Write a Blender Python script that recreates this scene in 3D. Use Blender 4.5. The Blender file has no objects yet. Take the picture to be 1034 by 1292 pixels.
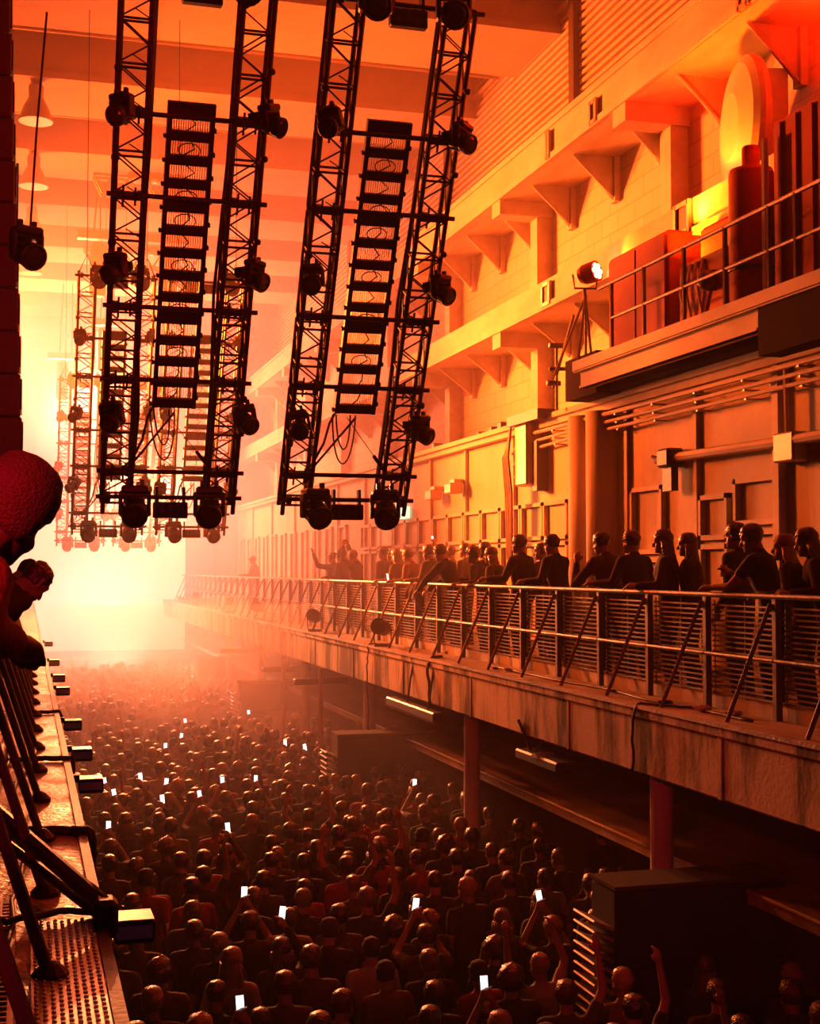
import bpy, bmesh, math, random
from mathutils import Vector, Matrix, noise as mnoise
SC = bpy.context.scene
COL = SC.collection
RND = random.Random(7)
# ------------------------------------------------------------------ camera
F = 1700.0                                   # focal length in pixels of the 1034x1292 frame
CZ = 5.15                                    # lens height above the dance floor
TH = math.atan(72 / F); PS = math.atan(484 * math.cos(TH) / F)
FW = Vector((math.sin(PS)*math.cos(TH), math.cos(PS)*math.cos(TH), math.sin(TH)))
RT = Vector((math.cos(PS), -math.sin(PS), 0)); UP = RT.cross(FW)
cam_d = bpy.data.cameras.new('camera'); cam = bpy.data.objects.new('camera', cam_d); COL.objects.link(cam)
cam_d.sensor_fit = 'VERTICAL'; cam_d.sensor_height = 36; cam_d.sensor_width = 36*1034/1292
cam_d.lens = 36*F/1292; cam_d.clip_end = 300; cam_d.clip_start = .05
cam.matrix_world = Matrix(((RT.x, UP.x, -FW.x, 0), (RT.y, UP.y, -FW.y, 0), (RT.z, UP.z, -FW.z, CZ), (0, 0, 0, 1)))
SC.camera = cam
def pix(p):
    q = Vector(p) - Vector((0, 0, CZ)); z = q.dot(FW)
    return 517 + F*q.dot(RT)/z, 646 - F*q.dot(UP)/z, z
# ------------------------------------------------------------------ exposure, world, lights
vs = SC.view_settings
SC.display_settings.display_device = 'sRGB'
vs.view_transform = 'Standard'; vs.look = 'None'; vs.gamma = 1; vs.use_curve_mapping = False
vs.exposure = 0.0
SC.cycles.volume_bounces = 1
SC.cycles.max_bounces = 5; SC.cycles.diffuse_bounces = 1; SC.cycles.glossy_bounces = 2; SC.cycles.transparent_max_bounces = 12
SC.cycles.sample_clamp_indirect = 6
w = bpy.data.worlds.new('world'); SC.world = w; w.use_nodes = True
w.node_tree.nodes['Background'].inputs['Color'].default_value = (.024, .008, .030, 1)
w.node_tree.nodes['Background'].inputs['Strength'].default_value = .6
ORANGE = (1.0, .27, .06)
def aim(o, to):
    o.rotation_euler = (Vector(to) - o.location).to_track_quat('-Z', 'Y').to_euler()
def lamp(name, kind, loc, power, colour, to=None, size=1.0, spot=None, blend=.6):
    d = bpy.data.lights.new(name, kind); d.energy = power; d.color = colour
    if kind == 'AREA': d.shape = 'DISK'; d.size = size
    else: d.shadow_soft_size = size
    if spot: d.spot_size = math.radians(spot); d.spot_blend = blend
    o = bpy.data.objects.new(name, d); COL.objects.link(o); o.location = loc
    if to: aim(o, to)
    return o
SCREEN = 1.3                                 # stage screen emission
lamp('stage_wash', 'AREA', (2.2, 51, 11.0), 9500, (1, .15, .06), (3.0, 12, 2.0), 3.0)
lamp('stage_floor_light', 'AREA', (2.8, 54, 3.2), 1100, (1, .50, .36), (3.0, 20, 4.5), 4.5)
lamp('hall_fill', 'SPOT', (-2.3, 32, 9.5), 70000, (1, .112, .012), (8.2, 19.5, 8.0), .5, 44, 1)  # added spot out of view, brightens the right balcony and wall
lamp('hall_fill_high', 'SPOT', (-2.3, 34, 11.5), 84000, (1, .10, .008), (8.4, 19, 10.3), .5, 60, 1)  # second added spot out of view, lifts the upper galleries
lamp('ceiling_fill', 'SPOT', (-2.3, 36, 7.5), 24000, (1, .10, .012), (2.5, 26, 15.2), .5, 80, 1)  # added uplight out of view, brightens the ceiling beams
lamp('hall_fill_far', 'SPOT', (-2.3, 46, 12.5), 7500, (1, .28, .18), (8.6, 34, 6.5), .5, 110, .9)  # added spot out of view for the far right wall
lamp('rim_lamp', 'SPOT', (2.44, 37.1, 7.85), 15000, (1, .23, .07), (2.4, 13, 1.2), .1, 48, .8)
lamp('rim_lamp', 'SPOT', (3.56, 37.2, 7.55), 15000, (1, .23, .07), (2.8, 13, 1.2), .1, 48, .8)
lamp('platform_red', 'SPOT', (7.85, 14.97, 9.5), 3600, (1, .012, .0005), (8.7, 14.4, 11.7), .1, 140, .8)
lamp('platform_red_near', 'SPOT', (8.0, 12.3, 10.25), 2400, (1, .014, .0006), (8.9, 11.9, 11.4), .1, 150, .8)
lamp('platform_amber', 'SPOT', (7.62, 14.97, 9.0), 330, (1, .24, .004), (8.6, 13.8, 10.6), .08, 150, .8)
lamp('platform_par', 'SPOT', (7.75, 17.4, 9.40), 70, (1, .30, .01), (9.1, 14.3, 10.6), .08, 100, .8)
lamp('array_red_fill', 'SPOT', (-1.8, 1.5, 7.2), 2600, (1, .012, .02), (-.45, 14.5, 9.0), .2, 38, 1)  # added red spot out of view, tints the line array
lamp('balcony_red_fill', 'SPOT', (-1.6, .3, 6.4), 1000, (1, .012, .03), (-.15, 3.9, 5.2), .2, 44, 1)  # added red spot behind the camera, reddens the near left figures
# ------------------------------------------------------------------ materials
def nodes_of(name):
    m = bpy.data.materials.new(name); m.use_nodes = True
    nt = m.node_tree; return m, nt, nt.nodes['Principled BSDF']
def plain(name, c, rough=.6, metal=0., bump=0., bscale=40., spec=.5):
    m, nt, b = nodes_of(name); b.inputs['Specular IOR Level'].default_value = spec
    b.inputs['Base Color'].default_value = (*c, 1); b.inputs['Roughness'].default_value = rough; b.inputs['Metallic'].default_value = metal
    tc = nt.nodes.new('ShaderNodeTexCoord'); n = nt.nodes.new('ShaderNodeTexNoise'); n.inputs['Scale'].default_value = bscale
    nt.links.new(tc.outputs['Object'], n.inputs['Vector'])
    r = nt.nodes.new('ShaderNodeMapRange'); r.inputs['To Min'].default_value = max(0, rough-.08); r.inputs['To Max'].default_value = min(1, rough+.1)
    nt.links.new(n.outputs['Fac'], r.inputs['Value']); nt.links.new(r.outputs['Result'], b.inputs['Roughness'])
    if bump:
        bp = nt.nodes.new('ShaderNodeBump'); bp.inputs['Strength'].default_value = bump; bp.inputs['Distance'].default_value = .02
        nt.links.new(n.outputs['Fac'], bp.inputs['Height']); nt.links.new(bp.outputs['Normal'], b.inputs['Normal'])
    return m
def stained(name, c1, c2, scale=(1, 1, 1), ns=2.5, rough=.75, lo=.35, hi=.7, bump=.3, fine=22., rough2=None, spec=.18):
    """worn paint or concrete: two colours in large patches plus fine grain"""
    m, nt, b = nodes_of(name); L = nt.links.new; b.inputs['Specular IOR Level'].default_value = spec
    tc = nt.nodes.new('ShaderNodeTexCoord'); mp = nt.nodes.new('ShaderNodeMapping'); mp.inputs['Scale'].default_value = scale
    L(tc.outputs['Object'], mp.inputs['Vector'])
    n1 = nt.nodes.new('ShaderNodeTexNoise'); n1.inputs['Scale'].default_value = ns; n1.inputs['Detail'].default_value = 6; n1.inputs['Roughness'].default_value = .65
    n2 = nt.nodes.new('ShaderNodeTexNoise'); n2.inputs['Scale'].default_value = fine; n2.inputs['Detail'].default_value = 4
    L(mp.outputs['Vector'], n1.inputs['Vector']); L(tc.outputs['Object'], n2.inputs['Vector'])
    cr = nt.nodes.new('ShaderNodeValToRGB'); cr.color_ramp.elements[0].position = lo; cr.color_ramp.elements[1].position = hi
    cr.color_ramp.elements[0].color = (*c1, 1); cr.color_ramp.elements[1].color = (*c2, 1)
    L(n1.outputs['Fac'], cr.inputs['Fac']); L(cr.outputs['Color'], b.inputs['Base Color'])
    b.inputs['Roughness'].default_value = rough
    if rough2 is not None:
        r = nt.nodes.new('ShaderNodeMapRange'); r.inputs['From Min'].default_value = .35; r.inputs['From Max'].default_value = .65
        r.inputs['To Min'].default_value = rough; r.inputs['To Max'].default_value = rough2
        L(n1.outputs['Fac'], r.inputs['Value']); L(r.outputs['Result'], b.inputs['Roughness'])
    bp = nt.nodes.new('ShaderNodeBump'); bp.inputs['Strength'].default_value = bump; bp.inputs['Distance'].default_value = .015
    L(n2.outputs['Fac'], bp.inputs['Height']); L(bp.outputs['Normal'], b.inputs['Normal'])
    return m
def brick_mat(name, c, mortar):
    m, nt, b = nodes_of(name); L = nt.links.new; b.inputs['Specular IOR Level'].default_value = .15
    tc = nt.nodes.new('ShaderNodeTexCoord'); sx = nt.nodes.new('ShaderNodeSeparateXYZ'); cx = nt.nodes.new('ShaderNodeCombineXYZ')
    L(tc.outputs['Object'], sx.inputs[0]); L(sx.outputs['Y'], cx.inputs['X']); L(sx.outputs['Z'], cx.inputs['Y'])
    bt = nt.nodes.new('ShaderNodeTexBrick'); bt.inputs['Scale'].default_value = 1; bt.inputs['Brick Width'].default_value = .62; bt.inputs['Row Height'].default_value = .31
    bt.inputs['Mortar Size'].default_value = .012; bt.inputs['Color1'].default_value = (*c, 1); bt.inputs['Color2'].default_value = (*[x*.9 for x in c], 1); bt.inputs['Mortar'].default_value = (*mortar, 1)
    L(cx.outputs[0], bt.inputs['Vector']); L(bt.outputs['Color'], b.inputs['Base Color']); b.inputs['Roughness'].default_value = .85
    bp = nt.nodes.new('ShaderNodeBump'); bp.inputs['Strength'].default_value = .4; bp.inputs['Distance'].default_value = .01; bp.invert = True
    L(bt.outputs['Fac'], bp.inputs['Height']); L(bp.outputs['Normal'], b.inputs['Normal'])
    return m
def glow(name, c, s):
    m, nt, b = nodes_of(name); b.inputs['Base Color'].default_value = (*c, 1)
    b.inputs['Emission Color'].default_value = (*c, 1); b.inputs['Emission Strength'].default_value = s
    return m
def cloth(name, c): return plain(name, c, .85, 0, .35, 60)
M = dict(
    concrete=stained('stained concrete', (.07, .045, .035), (.60, .50, .40), (1, 1, .20), 2.0, .8, .41, .55),
    ledge=stained('worn ledge concrete', (.16, .12, .09), (.55, .46, .36), (1, .5, 1), 2.2, .35, .3, .68, .55, 30, .7, .5),
    deck=stained('wet scuffed ledge paint', (.035, .020, .012), (.62, .44, .25), (1, .5, 1), 6.5, .25, .38, .60, .7, 34, .6, .5),
    wall=stained('painted wall panel', (.50, .42, .34), (.62, .54, .45), (1, 1, .5), 1.2, .7, .3, .7, .15),
    brick=brick_mat('painted block wall', (.64, .56, .47), (.47, .39, .32)),
    slab=stained('painted slab edge', (.46, .39, .31), (.68, .60, .51), (1, .35, 1), 2.0, .7, .3, .65, .15),
    ceiling=stained('ceiling paint', (.45, .36, .28), (.55, .46, .37), (1, 1, 1), .8, .8, .3, .7, .1),
    floor=plain('dark floor', (.05, .04, .04), .5),
    dark_steel=plain('dark painted steel', (.030, .022, .024), .5, .3, .1),
    matte=plain('matte black steel', (.018, .012, .014), .95, 0, .1, 40, .05), dim=plain('dark dull paint and wall shade', (.06, .045, .04), .95, 0, .1, 8, .1),  # dim also carries the shade painted on the wall under the balcony
    black=plain('black powder coat', (.014, .011, .015), .45, 0, .1),
    rail=plain('scuffed steel rail', (.10, .08, .07), .5, .4, .2, 25),
    mesh=plain('steel slat', (.12, .10, .085), .45, .5),
    rubber=plain('black rubber', (.012, .010, .012), .55),
    lens=plain('dark lens glass', (.03, .02, .03), .06),
    pipe=plain('painted pipe', (.42, .33, .26), .4, .2),
    red_box=stained('red machine paint', (.22, .010, .006), (.30, .016, .008), (1, 1, 1), 3, .7, .3, .7, .1),
    tank=stained('cream tank paint', (.60, .50, .34), (.72, .62, .45), (1, 1, 1), 2, .45, .3, .7, .05),
    spk=plain('black speaker paint', (.010, .008, .011), .8, 0, .3, 90, .15),
    spk_red=plain('maroon speaker paint', (.06, .008, .008), .55, 0, .3, 90),
    skin=plain('skin', (.30, .16, .11), .5, 0, .1, 30), skin_dark=plain('brown skin', (.17, .085, .055), .5, 0, .1, 30),
    hair_black=plain('black hair', (.012, .008, .007), .3, 0, .6, 55, 1.0), hair_brown=plain('brown hair', (.04, .02, .011), .3, 0, .6, 55, 1.0),
    hair_soft=plain('soft brown hair', (.085, .04, .025), .7, 0, .5, 140),
    hair_blond=plain('blond hair', (.30, .18, .08), .3, 0, .6, 55), hair_grey=plain('grey hair', (.16, .15, .14), .3, 0, .6, 55),
    cap=cloth('dark cap cloth', (.03, .03, .04)),
    black_cloth=cloth('black cloth', (.016, .014, .018)), navy=cloth('navy cloth', (.018, .022, .05)), white=cloth('white cloth', (.30, .28, .26)),
    red=cloth('red cloth', (.25, .02, .015)), grey=cloth('grey cloth', (.06, .056, .056)), olive=cloth('olive cloth', (.04, .036, .018)), tan=cloth('tan cloth', (.12, .08, .045)),
    jeans=cloth('dark denim', (.025, .03, .05)), shoe=plain('shoe leather', (.02, .015, .012), .5),
    phone=plain('phone case', (.015, .015, .018), .3), phone_glow=glow('lit phone screen', (1, .90, .84), 2.2),
    screen=glow('stage screen light', (1, .55, .45), SCREEN), par_glow=glow('lit lamp cells', (1, .72, .30), 9),
    led_green=glow('exit sign light', (.50, 1.0, .62), 1.2), exit_white=glow('exit sign symbol', (1, 1, .9), 2.2), spark=glow('lit blinder cell', (1, .62, .25), 14),
    drink=plain('plastic cup', (.5, .42, .34), .2), foil=plain('pale plastic', (.55, .48, .42), .3), hazard=plain('pale steel', (.5, .45, .40), .35, .6),
)
# ------------------------------------------------------------------ mesh helpers
class MB:
    def __init__(s): s.v = []; s.f = []
    def add(s, vs_, fs_, mat=None):
        k = len(s.v); s.v += [tuple(mat @ Vector(q)) if mat else tuple(q) for q in vs_]; s.f += [tuple(i+k for i in q) for q in fs_]; return s
    def box(s, a, b, mat=None):
        x0, y0, z0 = a; x1, y1, z1 = b
        return s.add([(x0,y0,z0),(x1,y0,z0),(x1,y1,z0),(x0,y1,z0),(x0,y0,z1),(x1,y0,z1),(x1,y1,z1),(x0,y1,z1)],
                     [(0,3,2,1),(4,5,6,7),(0,1,5,4),(1,2,6,5),(2,3,7,6),(3,0,4,7)], mat)
    def cbox(s, a, b, ch=.01, mat=None):
        """box with chamfered edges: three crossed slabs hulled"""
        bm = bmesh.new(); bmesh.ops.create_cube(bm, size=1)
        for q in bm.verts: q.co = Vector(((a[0]+b[0])/2 + q.co.x*(b[0]-a[0]), (a[1]+b[1])/2 + q.co.y*(b[1]-a[1]), (a[2]+b[2])/2 + q.co.z*(b[2]-a[2])))
        bmesh.ops.bevel(bm, geom=bm.edges[:], offset=ch, segments=1, affect='EDGES')
        bm.verts.index_update(); s.add([q.co for q in bm.verts], [[q.index for q in f.verts] for f in bm.faces], mat); bm.free(); return s
    def prism(s, pts, a, b, axis='x', mat=None):
        """polygon in the plane across AXIS, swept from a to b"""
        n = len(pts); put = {'x': lambda t, p: (t, p[0], p[1]), 'y': lambda t, p: (p[0], t, p[1]), 'z': lambda t, p: (p[0], p[1], t)}[axis]
        return s.add([put(a, p) for p in pts] + [put(b, p) for p in pts],
                     [tuple(range(n))[::-1], tuple(range(n, 2*n))] + [(i, (i+1) % n, n+(i+1) % n, n+i) for i in range(n)], mat)
    def rings(s, rr, cap=True, mat=None):
        n = len(rr[0]); vs_ = [p for r in rr for p in r]
        fs_ = [(k*n+i, k*n+(i+1) % n, (k+1)*n+(i+1) % n, (k+1)*n+i) for k in range(len(rr)-1) for i in range(n)]
        if cap: fs_ += [tuple(range(n))[::-1], tuple(range((len(rr)-1)*n, len(rr)*n))]
        return s.add(vs_, fs_, mat)
    def lathe(s, prof, n=16, mat=None):
        return s.rings([[(r*math.cos(2*math.pi*i/n), r*math.sin(2*math.pi*i/n), z) for i in range(n)] for r, z in prof], True, mat)
    def tube(s, pts, r, n=6, r2=None):
        pts = [Vector(p) for p in pts]; rr = []; up = None
        for i, p in enumerate(pts):
            d = (pts[min(i+1, len(pts)-1)] - pts[max(i-1, 0)]).normalized()
            if up is None: up = d.orthogonal().normalized()
            up = (up - d*up.dot(d)); up = up.normalized() if up.length > 1e-6 else d.orthogonal().normalized()
            q = d.cross(up); rad = r if r2 is None else r + (r2-r)*i/(len(pts)-1)
            rr.append([p + (up*math.cos(2*math.pi*k/n) + q*math.sin(2*math.pi*k/n))*rad for k in range(n)])
        return s.rings(rr)
    def capsule(s, p0, p1, r0, r1, n=10):
        p0, p1 = Vector(p0), Vector(p1); d = p1-p0; L = d.length; d = d/L if L > 1e-6 else Vector((0, 0, 1))
        u = d.orthogonal().normalized(); q = d.cross(u); rr = []
        for a in (-80, -50, -25, 0): rr.append((p0 + d*r0*math.sin(math.radians(a)), r0*math.cos(math.radians(a))))
        for a in (0, 25, 50, 80): rr.append((p1 + d*r1*math.sin(math.radians(a)), r1*math.cos(math.radians(a))))
        return s.rings([[c + (u*math.cos(2*math.pi*k/n) + q*math.sin(2*math.pi*k/n))*r for k in range(n)] for c, r in rr])
    def ell(s, c, r, n=12, m=8, mat=None):
        rr = []
        for j in range(m+1):
            a = -math.pi/2*.97 + math.pi*.97*j/m
            rr.append([(c[0]+r[0]*math.cos(a)*math.cos(2*math.pi*i/n), c[1]+r[1]*math.cos(a)*math.sin(2*math.pi*i/n), c[2]+r[2]*math.sin(a)) for i in range(n)])
        return s.rings(rr, True, mat)
    def mesh(s, name):
        me = bpy.data.meshes.new(name); me.from_pydata(s.v, [], s.f); me.update(); return me
    def build(s, name, mat, parent=None, smooth=False, loc=None, rot=None):
        me = s.mesh(name); me.materials.append(mat if not isinstance(mat, str) else M[mat])
        bm = bmesh.new(); bm.from_mesh(me); bmesh.ops.recalc_face_normals(bm, faces=bm.faces[:]); bm.to_mesh(me); bm.free()
        if smooth:
            me.polygons.foreach_set('use_smooth', [True]*len(me.polygons))
        return link(name, me, parent, loc, rot)
def link(name, me, parent=None, loc=None, rot=None):
    o = bpy.data.objects.new(name, me); COL.objects.link(o)
    if parent: o.parent = parent
    if loc is not None: o.location = loc
    if rot is not None: o.rotation_euler = rot
    return o
def empty(name, loc=(0, 0, 0), rz=0): return link(name, None, None, loc, (0, 0, rz))
def tag(o, label=None, cat=None, group=None, kind=None):
    for k, val in (('label', label), ('category', cat), ('group', group), ('kind', kind)):
        if val: o[k] = val
    return o
def struct(o, label=None, cat=None): return tag(o, label, cat, None, 'structure')
KIDS = {}
def copy_tree(o, parent=None):
    c = o.copy(); COL.objects.link(c); c.parent = parent
    for ch in list(o.children): copy_tree(ch, c)
    return c
ORD = ['first', 'second', 'third', 'fourth', 'fifth', 'sixth', 'seventh', 'eighth', 'ninth', 'tenth', 'eleventh', 'twelfth', 'thirteenth', 'fourteenth', 'fifteenth', 'sixteenth', 'seventeenth', 'eighteenth', 'nineteenth', 'twentieth']
TENS = ['', '', 'twenty', 'thirty', 'forty', 'fifty', 'sixty', 'seventy', 'eighty', 'ninety']
ONES = ['zero', 'one', 'two', 'three', 'four', 'five', 'six', 'seven', 'eight', 'nine', 'ten', 'eleven', 'twelve', 'thirteen', 'fourteen', 'fifteen', 'sixteen', 'seventeen', 'eighteen', 'nineteen']
def num_word(n): return ONES[n] if n < 20 else (TENS[n//10] + ('-' + ONES[n % 10] if n % 10 else '')) if n < 100 else 'hundred'
def ordinal(i):
    if i < 20: return ORD[i]
    n = i+1
    return TENS[n//10][:-1] + 'ieth' if n % 10 == 0 else TENS[n//10] + '-' + ORD[n % 10 - 1]
# ------------------------------------------------------------------ setting
Y0, Y1 = -1.0, 60.0
ZB = 3.83                                    # balcony floor
struct(MB().box((-3, Y0, -.2), (9.4, Y1+1, 0)).build('floor', 'floor'), 'dark dance floor between the two balconies', 'floor')
# ceiling: slab with deep transverse beams
struct(MB().box((-3, Y0, 15.6), (9.6, Y1+1, 15.9)).build('ceiling', 'ceiling'), 'high painted hall ceiling', 'ceiling')
for i in range(9):
    y = 22.1 + 4.72*i
    b = MB().box((-3, y, 14.75), (9.25, y+2.3, 15.6)); b.box((-3, y-.06, 14.70), (9.25, y+.02, 14.84))
    struct(b.build('trim_%d' % (i+1), 'ceiling'), '%s broad ceiling beam crossing the hall from the camera' % ORD[i], 'beam')
    if i < 7:
        t = MB()
        for k in range(3): t.tube([(-2.5, y+2.62+.2*k, 14.98), (9.0, y+2.62+.2*k, 14.98)], .03)
        tag(t.build('ceiling_conduit', 'pipe'), 'run of thin ceiling conduits behind the %s broad beam' % ORD[i], 'conduit', 'ceiling conduits')
# walls
struct(MB().box((-3, Y0, 0), (-2.6, Y1, 15.6)).build('wall_left', 'dim'), 'wall behind the photographer\'s balcony', 'wall')
struct(MB().box((-3, Y1, 0), (9.6, Y1+.4, 15.6)).build('wall_end', 'wall'), 'end wall beyond the stage', 'wall')
struct(MB().box((8.0, Y0, 0), (9.0, Y1, 3.6)).build('wall_right_base', 'dim'), 'wall under the right balcony, shade painted into its colour', 'wall')  # lower wall split off and coloured dark to stand for shade
struct(MB().box((8.0, Y0, 3.6), (9.0, Y1, 7.54)).build('wall_right', 'wall'), 'panelled lower wall behind the right balcony', 'wall')
struct(MB().box((9.0, Y0, 7.54), (9.4, Y1, 12.4)).build('wall_right_upper', 'brick'), 'block wall between the upper galleries', 'wall')
g = MB()
g.box((9.15, Y0, 12.3), (9.4, Y1, 15.6))
for k in range(22): g.box((9.06, Y0, 12.5+.14*k), (9.16, Y1, 12.57+.14*k))
struct(g.build('wall_right_cladding', 'wall'), 'ribbed metal cladding high on the right wall', 'wall')
# ledge cap on lower wall
g = MB().box((7.86, Y0, 7.40), (9.0, Y1, 7.56)); g.box((7.80, Y0, 7.50), (7.90, Y1, 7.58))
struct(g.build('trim_ledge', 'slab'), 'ledge on top of the panelled wall', 'ledge')
# gallery slabs with edge beams
DEG0 = math.radians
def gallery(name, zlo, zhi, label):
    g = MB().box((8.02, Y0, zlo), (9.1, Y1, zhi)); g.box((7.97, Y0, zlo), (8.03, Y1, zlo+.10))
    if zlo > 11: g.box((7.99, Y0, zhi-.10), (8.05, Y1, zhi)); g.prism([(8.1, zhi), (9.1, zhi), (9.1, zhi+.5)], Y0, Y1, 'y')
    else: g.prism([(8.02, zhi), (9.05, zhi), (9.05, zhi+.12)], Y0, Y1, 'y')
    return struct(g.build(name, 'slab'), label, 'gallery slab')
gallery('trim_gallery_lower', 9.33, 9.82, 'lower gallery slab edge along the right wall')
gallery('trim_gallery_upper', 11.70, 12.34, 'upper gallery slab edge along the right wall')
def haunch(y, zt, drop):
    b = MB()
    b.prism([(8.25, zt), (9.0, zt), (9.0, zt-drop), (8.93, zt-drop)], y-.012, y+.012, 'y')
    b.box((8.90, y-.09, zt-drop), (9.0, y+.09, zt))
    b.tube([(8.22, y-.03, zt-.02), (8.95, y-.03, zt-drop+.03)], .022)
    return b
n = 0
for zt, drop, nm in ((11.70, .72, 'upper'), (9.33, .60, 'lower')):
    for i in range(22):
        y = 12.4 + 1.78*i
        struct(haunch(y, zt, drop).build('trim_bracket', 'slab'), '%s bracket from the camera under the %s gallery slab' % (ordinal(i), nm), 'bracket')
    for i in range(8):
        y = 11.9 + 5.2*i
        struct(MB().box((8.0, y, zt-.26), (9.0, y+.42, zt)).build('trim_beam_end', 'slab'), '%s concrete beam end from the camera under the %s gallery slab' % (ordinal(i), nm), 'beam end')
        z0 = 9.8 if nm == 'upper' else 7.54
        struct(MB().box((8.72, y+.05, z0), (9.0, y+.38, zt-.2)).build('trim_pier', 'slab'), '%s wall pier from the camera below the %s gallery' % (ordinal(i), nm), 'pier')
# cladding posts, pipe, windows and fittings on the gallery edge
tag(MB().tube([(9.0, 8, 15.1), (9.0, 58, 15.1)], .05, 8).build('wall_pipe', 'pipe'), 'long pale pipe running along the ribbed cladding', 'pipe')
for i, y in enumerate((15.6, 21.2, 28.5, 38)):
    tag(MB().box((8.95, y, 12.9), (9.12, y+.22, 15.6)).build('cladding_post', 'dark_steel'), '%s dark upright on the ribbed cladding from the camera' % ORD[i], 'post', 'cladding posts')
def wall_fitting(y, z0, z1, wdt, x=8.0):
    b = empty('wall_hatch', (x, y, z0))
    f = MB(); h = z1-z0
    f.box((-.05, -.03, -.03), (.0, .03, h+.03)); f.box((-.05, wdt-.03, -.03), (0, wdt+.03, h+.03)); f.box((-.05, 0, -.03), (0, wdt, .03)); f.box((-.05, 0, h-.03), (0, wdt, h+.03))
    f.build('frame', 'pipe', b); MB().box((-.02, 0, 0), (.0, wdt, h)).build('panel', 'dark_steel', b)
    return b
for y, z0, z1, wd, txt in ((13.9, 12.02, 12.30, .36, 'dark framed hatch high on the upper gallery edge'), (13.7, 11.72, 11.95, .22, 'small dark hatch below the framed hatch on the upper gallery edge'),
                      (18.05, 11.75, 12.05, .2, 'second dark hatch on the upper gallery edge from the camera'), (19.9, 11.75, 12.15, .1, 'narrow slot hatch on the upper gallery edge'),
                      (15.2, 9.42, 9.78, .36, 'red framed hatch on the lower gallery edge above the red cabinet'), (19.9, 9.40, 9.72, .3, 'pale framed hatch on the lower gallery edge beside the tripod lamp')):
    tag(wall_fitting(y, z0, z1, wd), txt, 'hatch')
# stage at the far end
s = empty('stage_screen', (2.5, 58.6, 1.6)); MB().box((-4.2, .05, 0), (4.2, .3, 7.2)).build('housing', 'black', s); MB().box((-4.1, 0, .1), (4.1, .06, 7.1)).build('screen', 'screen', s)
tag(s, 'huge glowing stage screen at the far end of the hall', 'screen')
s = empty('stage', (2.5, 55.5, 0)); MB().box((-4.6, 0, 1.2), (4.6, 4, 1.5)).build('deck', 'black', s); MB().box((-4.5, .1, 0), (4.5, .2, 1.2)).build('skirt', 'black_cloth', s)
tag(s, 'low black stage in front of the glowing screen', 'stage')
# ------------------------------------------------------------------ right balcony
EX, RX = 5.67, 6.20
g = MB()
g.box((EX, Y0, ZB-.10), (8.0, Y1, ZB)); g.box((EX+.03, Y0, 3.20), (EX+.33, Y1, ZB-.09)); g.box((EX+.07, Y0, 3.175), (8.0, Y1, 3.33))
for k in range(14): g.box((EX+.018, 7+3.35*k, 3.19), (EX+.05, 7.07+3.35*k, ZB-.1))
struct(g.build('trim_balcony', 'concrete'), 'stained concrete balcony edge along the right side', 'balcony')
struct(MB().box((EX-.02, Y0, ZB-.02), (RX+.02, Y1, ZB+.02)).build('trim_balcony_lip', 'ledge'), 'worn ledge outside the right railing', 'ledge')
struct(MB().box((RX+.06, Y0, ZB), (RX+.16, Y1, ZB+.16)).build('baseboard_balcony', 'slab'), 'low kerb behind the right railing', 'kerb')
g = MB().box((6.5, 5.5, 2.04), (8.0, Y1, 2.16)); g.tube([(6.5, 5.5, 2.15), (6.5, Y1, 2.15)], .025)
struct(g.build('trim_shelf', 'ledge'), 'lower concrete shelf under the right balcony', 'shelf')
BAY = 1.235
def railing_bay(y, far=False):
    t = empty('railing_bay', (RX, y, ZB))
    H = 1.08; n = 6 if far else 8
    MB().box((-.03, -.03, 0), (.03, .03, H-.02)).build('post', 'rail', t)
    MB().tube([(0, 0, H), (0, BAY, H)], .026, n).build('top_rail', 'rail', t)
    MB().tube([(-.02, .02, .53), (-.02, BAY, .53)], .02, n).build('mid_rail', 'rail', t)
    MB().tube([(-.03, .05, H-.06), (-.46, .05, .02)], .02, n).build('brace', 'rail', t)
    b = MB()
    for k in range(18): b.box((.035, .04, .16+.048*k), (.048, BAY-.04, .176+.048*k))
    for yy in (.05, BAY/2, BAY-.06): b.box((.048, yy, .14), (.058, yy+.012, 1.03))
    b.build('slat_panel', 'mesh', t)
    MB().box((-.09, -.07, 0), (.05, .07, .018)).build('base_plate', 'rail', t)
    return t
bay0 = railing_bay(0)
NB = 38
for i in range(NB):
    o = bay0 if i == 0 else copy_tree(bay0)
    o.location.y = 9.06 + BAY*i
    tag(o, '%s bay from the camera of the slatted steel railing on the right balcony' % ordinal(i), 'railing', 'railing bays on the right balcony')
# columns under the balcony
for i in range(6):
    y = 12.35 + 5.95*i
    struct(MB().lathe([(.20, 0), (.20, .04), (.115, .05), (.115, 3.1), (.19, 3.12), (.19, 3.18)], 16, Matrix.Translation((6.12, y, 0))).build('column', 'slab', smooth=False), '%s round column from the camera under the right balcony' % ORD[i], 'column')
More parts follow.
